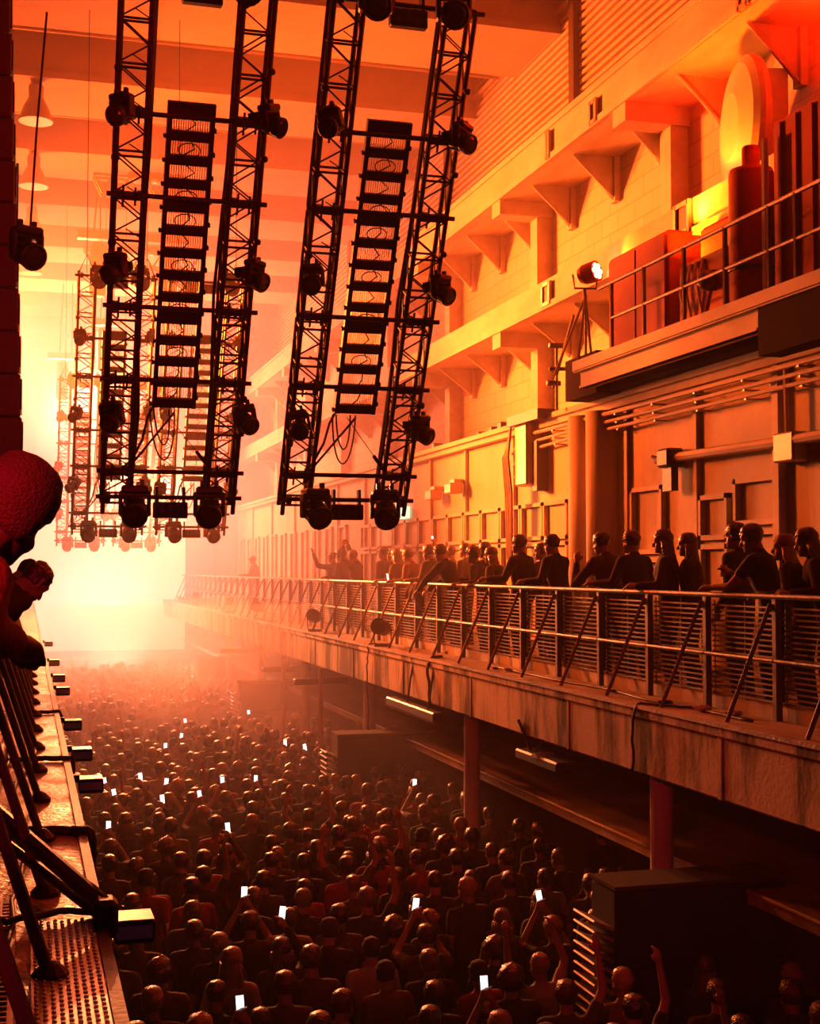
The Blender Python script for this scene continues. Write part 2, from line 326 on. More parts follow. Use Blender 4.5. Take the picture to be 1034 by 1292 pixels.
# wall relief
def strip(name, y, z0, z1, wd=.07, d=.05, mat='slab', y2=None):
    return MB().box((8.0-d, y, z0), (8.0, (y2 if y2 is not None else y+wd), z1)).build(name, mat)
battens = [(19.0, 5.2), (17.0, ZB), (15.0, ZB), (13.05, ZB), (11.0, ZB), (21.5, ZB), (24.1, ZB), (26.4, ZB), (29.2, ZB), (32, ZB), (35, ZB), (38, ZB), (41, ZB), (45, ZB), (49, ZB), (53, ZB)]
for i, (y, z0) in enumerate(sorted(battens)):
    struct(strip('trim_batten', y, ZB, 7.40, .09 if y != 13.05 else .13, .06 if y != 13.05 else .1), '%s upright batten from the camera on the panelled wall' % ORD[i], 'batten')
def panel_frame(y0, y1, z0, z1, name='trim_panel'):
    b = MB(); d = .07
    b.box((8-d, y0, z0), (8, y0+.06, z1)); b.box((8-d, y1-.06, z0), (8, y1, z1)); b.box((8-d, y0, z1-.06), (8, y1, z1)); b.box((8-d, y0, z0), (8, y1, z0+.06))
    return b.build(name, 'slab')
k = 0
for (ya, yb, z0, z1) in ((13.15, 14.1, 5.65, 6.2), (13.15, 14.1, ZB+.1, 5.6), (14.25, 14.95, 5.5, 6.05), (14.25, 14.95, ZB+.1, 5.45), (15.95, 16.9, 5.35, 6.25), (15.95, 16.9, ZB+.1, 5.3)):
    struct(panel_frame(ya, yb, z0, z1), '%s framed wall panel counted from the near end' % ORD[k], 'wall panel'); k += 1
for i in range(13):
    ya = 19.15 + 1.02*i
    for z0, z1, w_ in ((5.62, 6.22, 'upper'), (4.0, 5.58, 'lower')):
        struct(panel_frame(ya, ya+.98, z0, z1), '%s %s framed panel of the grid behind the crowd on the balcony' % (ORD[i], w_), 'wall panel')
for i in range(11):
    ya = 34 + 1.7*i
    struct(panel_frame(ya, ya+.8, 4.0, 6.3), '%s tall far framed panel along the right wall' % ORD[i], 'wall panel')
for i, y in enumerate((17.75, 18.4)):
    struct(MB().lathe([(.30, ZB), (.30, 7.4)], 20, Matrix.Translation((7.98, y, 0))).build('column', 'wall', smooth=True), '%s half-round wall column behind the man with raised hand' % ('nearer', 'farther')[i], 'column')
# door further along the wall
struct(MB().box((7.93, 29.2, ZB), (8.0, 30.7, 6.1)).build('door_1', 'tank'), 'pale door under the exit sign', 'door')
e = empty('exit_sign', (7.86, 28.0, 6.25)); MB().cbox((-.03, 0, 0), (.1, .62, .26), .01).build('housing', 'led_green', e)
f = MB(); f.box((-.036, .06, .06), (-.031, .22, .20)); f.box((-.036, .34, .10), (-.031, .56, .16)); f.prism([(.27, .13), (.36, .06), (.36, .20)], -.036, -.031, 'x'); f.build('symbol', 'exit_white', e)
tag(e, 'small lit green exit sign on the right wall above the balcony crowd', 'sign')
# conduits under the wall ledge
for i, (x, z, r) in enumerate(((7.82, 7.33, .032), (7.84, 7.22, .026), (7.86, 7.12, .026))):
    t = MB(); pts = [(x, 8, z)] + [(x, 8+k*1.2, z) for k in range(1, 10)] + [(x, 20.6, z-.02*i), (x, 21.2, z-.25-.1*i)]
    t.tube(pts, r, 8)
    for k in range(10): t.box((x-.03, 9+k*1.15, z-.05), (8.0, 9.04+k*1.15, z-.03))
    tag(t.build('wall_conduit', 'pipe'), '%s of three conduits clipped under the right wall ledge' % ('top', 'middle', 'lowest')[i], 'conduit', 'conduits under the wall ledge')
p = empty('valve_pipe', (7.86, 15.4, 6.56))
MB().tube([(0, .0, 0), (0, -2.3, -.03), (0, -3.6, -.03)], .06, 8).build('pipe', 'pipe', p)
b = MB(); b.cbox((-.12, -.02, -.12), (.12, .30, .12), .03); b.tube([(0, .3, .02), (0, .52, 0)], .05); b.box((-.05, .02, -.42), (.05, .26, -.12)); b.build('valve_body', 'dark_steel', p)
MB().tube([(0, .42, .0), (-.02, .60, .05)], .03).build('nozzle', 'dark_steel', p)
tag(p, 'horizontal wall pipe ending in a dark valve above the leaning men', 'pipe')
p = empty('junction_box', (7.9, 12.8, 6.42)); MB().cbox((-.1, -.2, -.12), (.1, .2, .2), .02).build('box', 'pipe', p); MB().tube([(-.04, .0, .2), (-.04, .02, .95)], .03).build('pipe', 'pipe', p)
tag(p, 'small junction box at the thick batten on the right wall', 'box')
# service riser where the conduits end
p = empty('service_riser', (7.8, 20.6, 6.2))
MB().cbox((-.1, -.35, .3), (.2, .2, 1.3), .03).build('cabinet', 'pipe', p)
b = MB()
for k in range(5): b.tube([(-.14, .25+.05*k, 1.3-.1*k), (-.16, .34+.06*k, .8), (-.12, .28+.07*k, .2), (-.1, .33+.05*k, -.9)], .022)
b.build('hoses', 'dark_steel', p); MB().box((0, -.55, .2), (.2, -.36, 1.0)).build('side_box', 'dark_steel', p); MB().box((-.16, -1.0, 1.3), (.2, .4, 1.46)).build('top_plate', 'dark_steel', p)
tag(p, 'dark hose bundle and cabinet where the wall conduits end', 'service riser')
for i, (y, z) in enumerate(((25.5, 6.72), (24.2, 6.78))):
    p = empty('wall_lamp', (7.9, y, z)); MB().box((-.15, 0, 0), (.1, .3, .07)).build('arm', 'pipe', p); MB().cbox((-.24, -.06, -.2), (0, .36, .0), .02).build('lamp_head', 'pipe', p)
    tag(p, '%s small wall lamp above the balcony crowd' % ('farther', 'nearer')[i], 'lamp')
tag(MB().cbox((7.92, 17.45, 5.52), (7.98, 17.75, 5.78), .01).build('wall_notice', 'foil'), 'small pale notice on the wall behind the man raising his hand', 'notice')
# things left on the wall ledge
for i, (y, s_) in enumerate(((22.0, .13), (22.5, .10), (23.2, .08), (26.0, .12), (29.5, .16))):
    tag(MB().cbox((7.9, y, 7.58), (8.1, y+s_*1.5, 7.58+s_), .015).build('ledge_box', 'dark_steel'), '%s small dark box standing on the right wall ledge' % ORD[i], 'box', 'boxes on the wall ledge')
# ------------------------------------------------------------------ platform
PX, PZ = 7.2, 7.96
g = MB(); g.box((PX, 4, PZ-.12), (8.9, 17.1, PZ))
g.box((PX-.02, 4, PZ-.10), (PX+.02, 17.1, PZ+.03))
g.box((PX+.06, 12.35, PZ-.34), (PX+.14, 17.0, PZ-.12)); g.box((PX+.04, 12.35, PZ-.34), (PX+.2, 17.0, PZ-.31))
struct(g.build('trim_platform', 'slab'), 'platform edge overhanging the right balcony', 'platform')
g = MB(); g.box((PX+.45, 4, 7.58), (8.9, 17.0, PZ-.12)); g.box((PX+.03, 4, PZ-.62), (PX+.3, 12.30, PZ-.12))
struct(g.build('trim_platform_beam', 'matte'), 'dark steel beam under the platform', 'beam')
g = MB(); g.box((PX+.25, 16.9, 7.56), (PX+.75, 18.0, 8.14)); struct(g.build('trim_platform_end', 'matte'), 'dark steel end block of the platform', 'beam')
rail_t = empty('platform_railing', (PX+.05, 0, PZ)); ys = (15.95, 15.0, 13.95, 13.0, 12.1, 11.6, 10.5, 9.3)
for y in ys: MB().tube([(0, y, 0), (0, y, .90)], .028).build('post', 'rail', rail_t)
MB().tube([(0, 16.35, .90), (0, 8, .90)], .026).build('top_rail', 'rail', rail_t); MB().tube([(0, 15.95, .44), (0, 8, .44)], .022).build('mid_rail', 'rail', rail_t)
tag(rail_t, 'tubular steel railing on the platform edge', 'railing')
o = empty('red_cabinet', (8.05, 15.1, PZ)); MB().cbox((-.42, 0, .14), (.5, 1.75, 1.42), .02).build('body', 'red_box', o); MB().box((-.45, .05, .2), (-.42, .85, 1.36)).build('door', 'red_box', o); MB().box((-.45, .90, .2), (-.42, 1.70, 1.36)).build('door', 'red_box', o)
for y in (.06, 1.6):
    for x in (-.35, .4): MB().box((x-.04, y, 0), (x+.04, y+.08, .14)).build('foot', 'dark_steel', o)
tag(o, 'large red cabinet on the platform beside the tripod lamp', 'cabinet')
o = empty('red_machine', (8.0, 13.72, PZ)); MB().cbox((-.35, .0, .15), (.55, 1.15, .9), .04).build('housing', 'red_box', o); MB().cbox((-.2, .1, .9), (.5, .9, 1.32), .05).build('hood', 'red_box', o)
f = MB(); f.capsule((-.3, .3, .55), (-.42, .3, .55), .14, .12); f.build('motor', 'dark_steel', o); f = MB()
for x in (-.3, .4):
    for y in (.05, 1.0): f.box((x, y, 0), (x+.08, y+.08, .16))
f.build('frame', 'dark_steel', o); f = MB()
for k in range(4): f.tube([(-.38, .5+.14*k, .2), (-.44, .5+.14*k, .5), (-.36, .5+.16*k, .85)], .02)
f.build('hoses', 'pipe', o)
tag(o, 'red pump machine on the platform between the cabinet and the gas cylinder', 'machine')
o = empty('gas_cylinder', (7.75, 13.3, PZ)); MB().lathe([(.235, 0), (.25, .05), (.25, 1.60), (.235, 1.65), (.10, 1.66), (.10, 1.90), (.085, 1.92), (.02, 1.93)], 20).build('cylinder', 'red_box', o, True)
MB().lathe([(.27, .5), (.27, .54)], 20).build('strap', 'dark_steel', o)
tag(o, 'tall red gas cylinder standing behind the platform railing', 'cylinder')
o = empty('cream_tank', (8.35, 14.45, 10.52), DEG0(76))
MB().lathe([(.78, -.1), (.84, -.06), (.86, 0), (.84, .06), (.75, .12), (.4, .2), (.05, .22)], 48, Matrix.Rotation(math.radians(-90), 4, 'X')).build('tank_end', 'tank', o, False)
MB().box((-.1, -.5, -.75), (.1, -.1, .7)).build('bracket', 'tank', o)
tag(o, 'big round cream tank end above the platform', 'tank')
o = empty('red_container', (8.1, 9.85, PZ)); MB().cbox((-.5, 0, .1), (.7, 2.75, 1.95), .03).build('body', 'red_box', o)
f = MB()
for k in range(9): f.box((-.53, .15+.3*k, .15), (-.49, .22+.3*k, 1.9))
f.build('ribs', 'red_box', o); MB().tube([(-.62, 2.7, .1), (-.62, 2.7, 1.75)], .04).build('pipe', 'hazard', o); MB().tube([(-.6, 1.2, 1.35), (-.75, .3, 1.5)], .04).build('handle', 'hazard', o)
MB().box((-.6, -.1, 0), (.7, 2.8, .1)).build('skid', 'dark_steel', o)
tag(o, 'dark red ribbed container at the near end of the platform', 'container')
# tripod lamp
def par_head(t, R=.13, L=.26, lit=False):
    """drum lamp pointing along +Y"""
    rot = Matrix.Rotation(math.radians(-90), 4, 'X')
    MB().lathe([(.05, -.10), (R*.75, -.07), (R*.95, 0), (R, L*.5), (R*1.03, L), (R*.9, L+.001), (R*.86, L-.03), (.01, L-.03)], 18, rot).build('drum', 'dark_steel' if not lit else 'red_box', t, False)
    if lit:
        f = MB()
        for a in range(6): f.ell((R*.55*math.cos(a*1.047), L+.005, R*.55*math.sin(a*1.047)), (.038, .02, .038), 8, 6)
        f.ell((0, L+.005, 0), (.038, .02, .038), 8, 6); f.build('lamp_cells', 'par_glow', t)
    else: MB().lathe([(.01, L-.02), (R*.84, L-.02), (R*.84, L-.012), (.01, L-.012)], 18, rot).build('lens', 'lens', t)
t = empty('tripod_lamp', (7.66, 17.75, 7.95)); h = empty('lamp_head', (0, 0, 1.42)); h.parent = t
par_head(h, .15, .2, True); h.rotation_euler = (math.radians(8), 0, math.radians(-146))
MB().tube([(0, 0, .1), (0, 0, 1.05)], .022).build('pole', 'dark_steel', t)
f = MB(); f.tube([(0, 0, 1.05), (-.02, .0, 1.2)], .03); f.tube([(-.17, .05, 1.42), (-.15, .03, 1.22), (.15, -.03, 1.22), (.17, -.05, 1.42)], .018); f.build('yoke', 'dark_steel', t)
for q in ((-.12, .95, .05), (.25, .3, .02), (-.35, -.55, .06)): MB().tube([(0, 0, 1.1), q], .02).build('leg', 'dark_steel', t)
tag(t, 'red drum lamp with lit cells on a tripod at the platform end', 'lamp')
t = empty('clamp_stand', (7.7, 18.95, 7.56)); MB().tube([(0, 0, 0), (0, 0, 1.0)], .024).build('pole', 'dark_steel', t); MB().tube([(0, .15, .35), (.05, -.55, 1.35)], .024).build('strut', 'dark_steel', t)
f = MB(); f.tube([(-.12, 0, .98), (.12, 0, .98)], .04); f.tube([(-.12, 0, .62), (.3, -.1, .62)], .03); f.tube([(-.12, .1, .42), (.1, .1, .42)], .04); f.build('clamps', 'dark_steel', t)
tag(t, 'dark clamped scaffold stand on the wall ledge below the tripod lamp', 'stand')
# ------------------------------------------------------------------ trusses
TILT = math.radians(28.7)
def frame_matrix(x, y): return Matrix.Translation((x, y, 5.88)) @ Matrix.Rotation(TILT, 4, 'X')
# local axes of a hanging frame: x across, z along its length, y its thickness
FWID, FH = 1.44, 5.48
def truss_leg(right=False):
    b = MB(); d = .26; wd = .30
    for x in (0, wd):
        for y in (0, d): b.tube([(x, y, -.12), (x, y, FH)], .026, 6)
    n = 13; h = FH/n
    for k in range(n):
        z = k*h
        for y in (0, d):
            b.tube([(0, y, z), (wd, y, z)], .014, 5)
            if not right: b.tube([(0, y, z+h), (wd, y, z+h*.45)], .010, 4); b.tube([(wd, y, z+h*.45), (0, y, z)], .010, 4) if y else b.tube([(wd, y, z+.02), (wd*.4, y, z+.12)], .008, 4)
            else: b.tube([(wd, y, z+h), (0, y, z+h*.5)], .010, 4); b.tube([(0, y, z+h*.5), (wd, y, z)], .010, 4)
        for x in (0, wd): b.tube([(x, 0, z), (x, d, z+h)], .009, 4); b.tube([(x, 0, z), (x, d, z)], .012, 4)
    return b
BARS = (.09, .40, 1.47, 2.27, 3.42, 4.22, FH)
def make_frame():
    t = empty('lighting_truss')
    L = truss_leg().build('truss_leg', 'dark_steel', t); R_ = truss_leg(True).build('truss_leg', 'dark_steel', t, loc=(FWID-.30, 0, 0))
    for i, z in enumerate(BARS):
        b = MB(); b.tube([(-.08, -.03, z), (FWID+.08, -.03, z)], .026, 8)
        for x in (.05, .25, FWID-.25, FWID-.05): b.box((x-.03, -.075, z-.04), (x+.03, .02, z+.04))
        if i in (1, 2, 3, 4, 5):
            for x in (.0, FWID-.3): b.box((x, -.05, z-.045), (x+.3, .0, z+.03)); b.tube([(x+.08, -.05, z-.12), (x+.08, -.05, z+.1)], .012, 5); b.tube([(x+.2, -.05, z-.1), (x+.2, -.05, z+.08)], .012, 5)
        b.build('crossbar', 'dark_steel', t)
    b = MB()
    for x in (.33, FWID-.33, ): b.tube([(x, .1, FH), (x, .12, 3.8), (x-.04, .15, 2.4), (x+.02, .14, 1.0), (x-.02, .05, .35)], .018, 6)
    b.build('loom', 'rubber', t)
    for (z, q) in ((.75, .09), (1.15, .07), (2.9, .06), (3.75, .06), (4.6, .06)):
        MB().cbox((-.05, -.08, z), (.03, .0, z+q), .015).build('clamp_knob', 'rubber', t); MB().cbox((FWID-.02, -.06, z+.1), (FWID+.05, 0, z+.1+q), .015).build('clamp_knob', 'rubber', t)
    return t
def make_ladder():
    """strip of light panels hung inside a frame: origin at its lower end"""
    t = empty('led_ladder'); wd, h = .47, 3.22
    for x in (0, wd-.05): MB().box((x, -.03, 0), (x+.05, .05, h)).build('side_rail', 'black', t)
    n = 13; st = (h-.14)/n
    for k in range(n+1): MB().box((.05, -.02, k*st+(.0 if k else 0)), (wd-.05, .05, k*st+(.098 if k not in (4, 9) else .14))).build('panel_bar', 'black', t)
    MB().box((.05, -.02, h-.05), (wd-.05, .05, h)).build('panel_bar', 'black', t)
    b = MB()
    for j in range(15): b.box((.068+.0235*j, .015, .05), (.076+.0235*j, .022, h-.04))
    b.build('light_strips', 'hazard', t)
    b = MB(); rr = random.Random(3); pts = []
    for k in range(n*3): pts.append((.23+rr.uniform(-.035, .035)+(.05*math.sin(k*2.1)), -.045, h-.12-k*st/3))
    b.tube(pts, .008, 5)
    for k in (2, 4, 6, 8, 9, 11): b.tube([(.23 + .11*math.sin(a*.5), -.045, k*st+.09+.07*(1-math.cos(a*.5))) for a in range(13)], .006, 4)
    for k in range(n): b.cbox((-.03, -.04, k*st+.02), (0, .02, k*st+.06), .008); b.cbox((wd, -.04, k*st+.1), (wd+.02, .02, k*st+.15), .008)
    b.build('cables', 'rubber', t)
    return t
def make_head(s=1.0):
    """moving head lamp hung from a bar, lens turned down and towards the viewer"""
    t = empty('moving_head'); S = Matrix.Scale(s, 4)
    b = MB().cbox((-.13, -.09, -.08), (.13, .10, .0), .02, S); b.tube([Vector((x, y, 0))*s for x, y in ((-.07, 0), (-.07, .01))] , .02); b.box((-.09, -.02, 0), (-.05, .03, .06), S); b.box((.05, -.02, 0), (.09, .03, .06), S); b.box((-.03, -.02, -.16), (.03, .30, -.06), S); b.box((-.03, .2, -.2), (.03, .27, -.06), S); b.build('base', 'black', t)
    b = MB(); b.cbox((-.155, -.05, -.30), (-.115, .06, -.05), .015, S); b.cbox((.115, -.05, -.30), (.155, .06, -.05), .015, S); b.cbox((-.155, -.05, -.11), (.155, .06, -.07), .012, S); b.build('yoke', 'black', t)
    m = S @ Matrix.Translation((0, 0, -.24)) @ Matrix.Rotation(math.radians(115), 4, 'X')
    b = MB(); b.lathe([(.05, -.17), (.095, -.15), (.112, -.06), (.112, .04), (.125, .07), (.130, .15), (.115, .165), (.10, .15), (.01, .148)], 16, m)
    for a in range(8): b.box((.105, -.012, -.13), (.122, .012, .03), m @ Matrix.Rotation(a*math.pi/4, 4, 'Z'))
    h = b.build('head', 'black', t); MB().lathe([(.01, .152), (.098, .152), (.075, .166), (.01, .172)], 16, m).build('lens', 'lens', h)
    return t
def make_blinder():
    t = empty('blinder_panel'); MB().cbox((-.19, -.05, -.20), (.19, .05, -.02), .012).build('housing', 'black', t)
    b = MB()
    for k in range(4):
        for j in range(2): b.lathe([(.012, 0), (.034, .003), (.036, .008), (.01, .009)], 10, Matrix.Translation((-.135+.09*k, -.051, -.15+.085*j)) @ Matrix.Rotation(math.radians(90), 4, 'X'))
    b.build('cells', 'lens', t); b = MB()
    for x in (-.15, .15): b.box((x-.015, -.02, -.03), (x+.015, .08, .15))
    b.build('brackets', 'black', t); return t
FR0, LD0, MH0, MS0, BL0 = make_frame(), make_ladder(), make_head(1.12), make_head(.82), make_blinder()
used = {}
def use(o):
    if o.name in used: return copy_tree(o)
    used[o.name] = 1; return o
def place(o, frame_m, local, extra=Matrix.Identity(4)):
    o.matrix_world = frame_m @ Matrix.Translation(local) @ extra
    return o
UPR = Matrix.Rotation(-TILT, 4, 'X')         # things that hang plumb from the tilted frame
ROWS = ((15.17, 'nearest', (.80, 2.81), 1), (25.5, 'middle', (.80, 2.33), .88), (38.5, 'farthest', (.80, 2.33), .88))
for y, row, xs, fs in ROWS:
    for x, side in zip(xs, ('left', 'right')):
        fm = frame_matrix(x, y) @ Matrix.Scale(fs, 4); nm = '%s %s' % (row, side)
        o = use(FR0); o.matrix_world = fm; tag(o, 'tilted ladder-like truss frame hung over the crowd, %s of its row, %s row' % (side, row), 'truss', 'hanging truss frames')
        o = use(LD0); place(o, fm, (.48, .06, 1.13)); tag(o, 'dark rung strip of light panels inside the %s truss frame of the %s row' % (side, row), 'light strip', 'light strips in the truss frames')
        spots = [(.33, .02, 'first bottom'), (FWID-.30, .02, 'second bottom'), (.36, FH-.02, 'first top'), (FWID-.30, FH-.02, 'second top')]
        for u, wz, txt in spots:
            o = use(MH0); place(o, fm, (u, -.12, wz+.25), UPR @ Matrix.Rotation(RND.uniform(-.25, .25), 4, 'Z'))
            tag(o, 'moving head lamp at the %s corner of the %s truss frame, %s row' % (txt.replace('first', 'left-hand').replace('second', 'right-hand'), side, row), 'lamp', 'moving head lamps on the trusses')
        for u, sd in ((.02, 'left-hand'), (FWID, 'right-hand')):
            for wz, lv in ((1.10, 'lowest'), (2.72, 'middle'), (4.32, 'highest')):
                o = use(MS0); place(o, fm, (u, -.10, wz+.12+RND.uniform(-.05, .05)), UPR @ Matrix.Rotation((.5 if sd == 'right-hand' else -.5) + RND.uniform(-.3, .3), 4, 'Z') @ Matrix.Rotation(RND.uniform(-.3, .3), 4, 'Y'))
                tag(o, '%s moving head on the %s leg of the %s truss, %s row' % (lv, sd, side, row), 'lamp', 'moving head lamps on the trusses')
        for wz, txt in ((.06, 'bottom'), (FH-.02, 'top')):
            o = use(BL0); place(o, fm, (FWID/2+.01, -.04, wz), UPR); tag(o, 'flat lamp panel at the %s bar of the %s truss frame, %s row' % (txt, side, row), 'lamp', 'flat lamp panels on the trusses')
        # hanging cables under the ladder
        b = MB()
        for x0, x1, d_ in ((.50, .66, .42), (.46, .72, .60)):
            b.tube([fm @ Vector((x0 + (x1-x0)*(.5-.5*math.cos(a*math.pi/14)) + .05*math.sin(a*math.pi/14), .02, 1.12 - d_*math.sin(a*math.pi/14))) for a in range(15)], .010, 5)
        b.tube([fm @ Vector(q_) for q_ in ((.50, .05, 1.15), (.44, .05, 1.0), (.40, .05, .75), (.30, .05, .5), (.22, .05, .42))], .016, 5)
        p0 = fm @ Vector((.62, 0, 1.1)); p1 = fm @ Vector((1.16, 0, .42)); b.tube([p0, p0.lerp(p1, .7)], .006, 4); b.tube([p0.lerp(p1, .68), p1], .022, 6)
        p2 = fm @ Vector((.26, 0, .42)); b.tube([fm @ Vector((.72, 0, 1.1)), p2], .014, 5)
        tag(b.build('cable_loop', 'rubber'), 'slack cables below the light strip of the %s truss, %s row' % (side, row), 'cable', 'slack cables under the light strips')
        # hoist chain
        top = fm @ Vector((0, .13, FH)); b = MB()
        zc = 14.7
        for u in (.15, FWID-.15):
            q = fm @ Vector((u, .13, FH)); b.tube([q + Vector((0, 0, 0)), q + Vector((0, 0, .12)), (q.x, q.y, zc)], .009, 4)
            b.tube([q + Vector((-.13, 0, 0)), q + Vector((0, 0, .32)), q + Vector((.13, 0, 0))], .012, 4)
        tag(b.build('hoist_chain', 'dark_steel'), 'hoist chains holding up the %s truss frame of the %s row' % (side, row), 'chain', 'hoist chains')
for i, (x, y, z) in enumerate(((2.44, 37.3, 7.85), (3.56, 37.4, 7.55))):
    t = empty('lit_spotlight', (x, y, z), math.radians(175)); par_head(t, .11, .16); MB().lathe([(.005, .155), (.085, .15), (.085, .156), (.005, .163)], 14, Matrix.Rotation(math.radians(-90), 4, 'X')).build('lit_lens', 'spark', t)
    MB().box((-.02, -.35, -.03), (.02, -.02, .03)).build('clamp_arm', 'dark_steel', t)
    tag(t, 'small glaring spotlight on the %s leg of the farthest right truss frame' % ('inner', 'outer')[i], 'lamp')
# high-bay lamps and hoists under the beams
for i, (x, y, z) in enumerate(((1.6, 33.5, 12.0), (3.3, 33.5, 12.0), (2.2, 42.0, 11.4), (1.1, 46.5, 11.0))):
    t = empty('hanging_motor', (x, y, z)); MB().lathe([(.16, -.2), (.2, -.1), (.2, 1.0), (.16, 1.1), (.03, 1.15)], 12).build('housing', 'pipe', t)
    MB().box((-.5, -.12, 1.2), (.5, .12, 1.4)).build('spreader', 'pipe', t); f = MB(); f.tube([(-.1, 0, 1.4), (0, 0, 14.75-z)], .02); f.tube([(.3, 0, 1.4), (.3, 0, 14.75-z)], .02); f.build('sling', 'dark_steel', t)
    tag(t, '%s cylindrical hoist motor hanging under the ceiling beams from the camera' % ORD[i], 'hoist', 'ceiling hoists')
for i, (x, y) in enumerate(((.08, 27.2), (.06, 31.9), (.04, 36.7), (.02, 41.4))):
    t = empty('high_bay_lamp', (x, y, 14.15)); MB().lathe([(.33, -.2), (.34, -.18), (.24, .1), (.14, .28), (.15, .5), (.1, .58), (.02, .6)], 18).build('shade', 'pipe', t); MB().lathe([(.02, -.16), (.3, -.18), (.02, -.15)], 14).build('lens', 'lens', t)
    tag(t, '%s bell-shaped lamp under the ceiling from the camera, above the line array' % ORD[i], 'lamp', 'bell-shaped ceiling lamps')
for i, (x0, x1, y, z) in enumerate(((1.3, 3.6, 29.6, 13.7), (1.3, 4.2, 34.4, 13.2))):
    t = empty('ceiling_truss', (x0, y, z)); b = MB(); Lx = x1-x0
    for yy in (0, .3):
        b.tube([(0, yy, 0), (Lx, yy, 0)], .03); b.tube([(.3, yy, -.4), (Lx-.3, yy, -.4)], .03)
        for k in range(6): b.tube([(Lx*k/6, yy, 0), (Lx*(k+.5)/6, yy, -.4)], .02); b.tube([(Lx*(k+.5)/6, yy, -.4), (Lx*(k+1)/6, yy, 0)], .02)
    b.build('lattice', 'pipe', t); f = MB()
    for k in range(2): MB().tube([(.4+(Lx-.8)*k, .15, 0), (.4+(Lx-.8)*k, .15, 14.75-z)], .018).build('hanger', 'dark_steel', t)
    for k in range(5): f.ell((Lx*(.4+.1*k), .15, .05), (.22, .2, .12), 10, 6)
    f.build('cable_pile', 'pipe', t)
    tag(t, '%s lattice truss heaped with cable high under the ceiling' % ('nearer', 'farther')[i], 'truss')
# left line array
t = empty('line_array', (-.23, 14.6, 0)); zz = 9.75; xx = -.30; k = 0
import itertools
H_ = .42
for k in range(11):
    z1 = 11.1-.44*k; xo = -.03 + .016*k
    c = MB().cbox((-.9+xo, -.35, z1-.435), (.04+xo, .30, z1), .015).build('cabinet', 'spk_red', t)
    MB().box((.04+xo, -.28, z1-.36), (.055+xo, .24, z1-.04)).build('grille', 'black', c)
MB().box((.075, .29, 8.4), (.105, .33, 9.5)).build('light_strip', 'hazard', t); MB().box((.09, .29, 7.5), (.12, .33, 8.1)).build('light_strip', 'hazard', t)  # pale bars put in place of bright gaps of light
f = MB(); f.tube([(-.4, 0, 11.1), (-.4, 0, 14.75)], .03); f.build('hanging_chain', 'dark_steel', t)
tag(t, 'tall dark red line array hanging at the left edge', 'speaker')
o = use(MS0); o.matrix_world = Matrix.Translation((-.03, 14.1, 8.62)) @ Matrix.Rotation(.5, 4, 'Z') @ Matrix.Scale(1.35, 4); tag(o, 'moving head lamp hung beside the line array at the left edge', 'lamp')
b = MB(); b.tube([(.0, 14.1, 8.6), (.05, 14.1, 9.6), (.14, 14.2, 10.9)], .012, 5); tag(b.build('hanging_cable', 'rubber'), 'cable rising from the lamp beside the line array', 'cable')
# ------------------------------------------------------------------ speaker stacks on the floor
def make_stack(wd):
    t = empty('speaker_stack'); D = .55
    for z0, z1 in ((0, .74), (.76, 1.50)): c = MB().cbox((0, 0, z0), (wd, D, z1), .025).build('subwoofer', 'spk', t); MB().box((-.012, .06, z0+.06), (.0, D-.06, z1-.06)).build('grille', 'black', c)
    MB().cbox((.0, .0, 1.52), (wd, D, 2.24), .025).build('top_cabinet', 'spk', t); MB().box((-.01, -.01, 2.24), (wd+.01, D+.01, 2.275)).build('lid', 'dim', t)
    f = MB()
    for k in range(11):
        z = 1.95 - .095*k; f.prism([(-.20, z+.012), (-.02, z-.08), (.02, z-.08), (.02, z-.06), (-.19, z+.026)], .04, D-.04, 'y')
    f.build('waveguide_fins', 'hazard', t)
    f = MB()
    for z in (.35, 1.1): f.box((wd*.4, -.02, z), (wd*.6, .0, z+.05))
    f.build('handles', 'dark_steel', t); return t
st0 = make_stack(1.75)
for i, (x, y) in enumerate(((5.16, 11.35), (5.24, 23.0), (5.3, 34.4), (5.42, 44.0))):
    o = st0 if i == 0 else copy_tree(st0); o.location = (x, y, 0); tag(o, '%s black speaker stack from the camera on the dance floor under the right balcony' % ORD[i], 'speaker', 'floor speaker stacks')
# ------------------------------------------------------------------ left balcony
LX, LR = .29, -.28
g = MB().box((-2.6, Y0, ZB-.12), (LX, Y1, ZB)); g.box((-2.6, Y0, 3.2), (LX-.03, Y1, ZB-.1))
struct(g.build('trim_left_balcony', 'deck'), 'glossy scuffed walkway ledge of the photographer\'s balcony', 'balcony')
g = MB().box((LX-.03, Y0, ZB-.1), (LX+.012, Y1, ZB+.015)); struct(g.build('trim_left_lip', 'dark_steel'), 'dark steel lip on the left ledge', 'lip')
t = empty('tread_plate', (0, 0, ZB)); MB().box((.03, 3.3, 0), (.255, 5.25, .012)).build('plate', 'hazard', t); b = MB()
for i in range(9):
    for j in range(46):
        b.ell((.045+.0245*i, 3.33+.042*j+(.02 if i % 2 else 0), .012), (.008, .014, .006), 6, 4)
b.build('bosses', 'hazard', t); tag(t, 'perforated steel tread plate on the near left ledge', 'plate')
t = empty('floor_grating', (0, 0, ZB)); b = MB()
for k in range(5): b.box((-.24+.05*k, 3.0, 0), (-.222+.05*k, 5.6, .02))
for k in range(52): b.box((-.24, 3.0+.05*k, .0), (-.02, 3.012+.05*k, .016))
b.build('bars', 'hazard', t); tag(t, 'steel grating strip inside the left ledge', 'grating')
NLB = 16
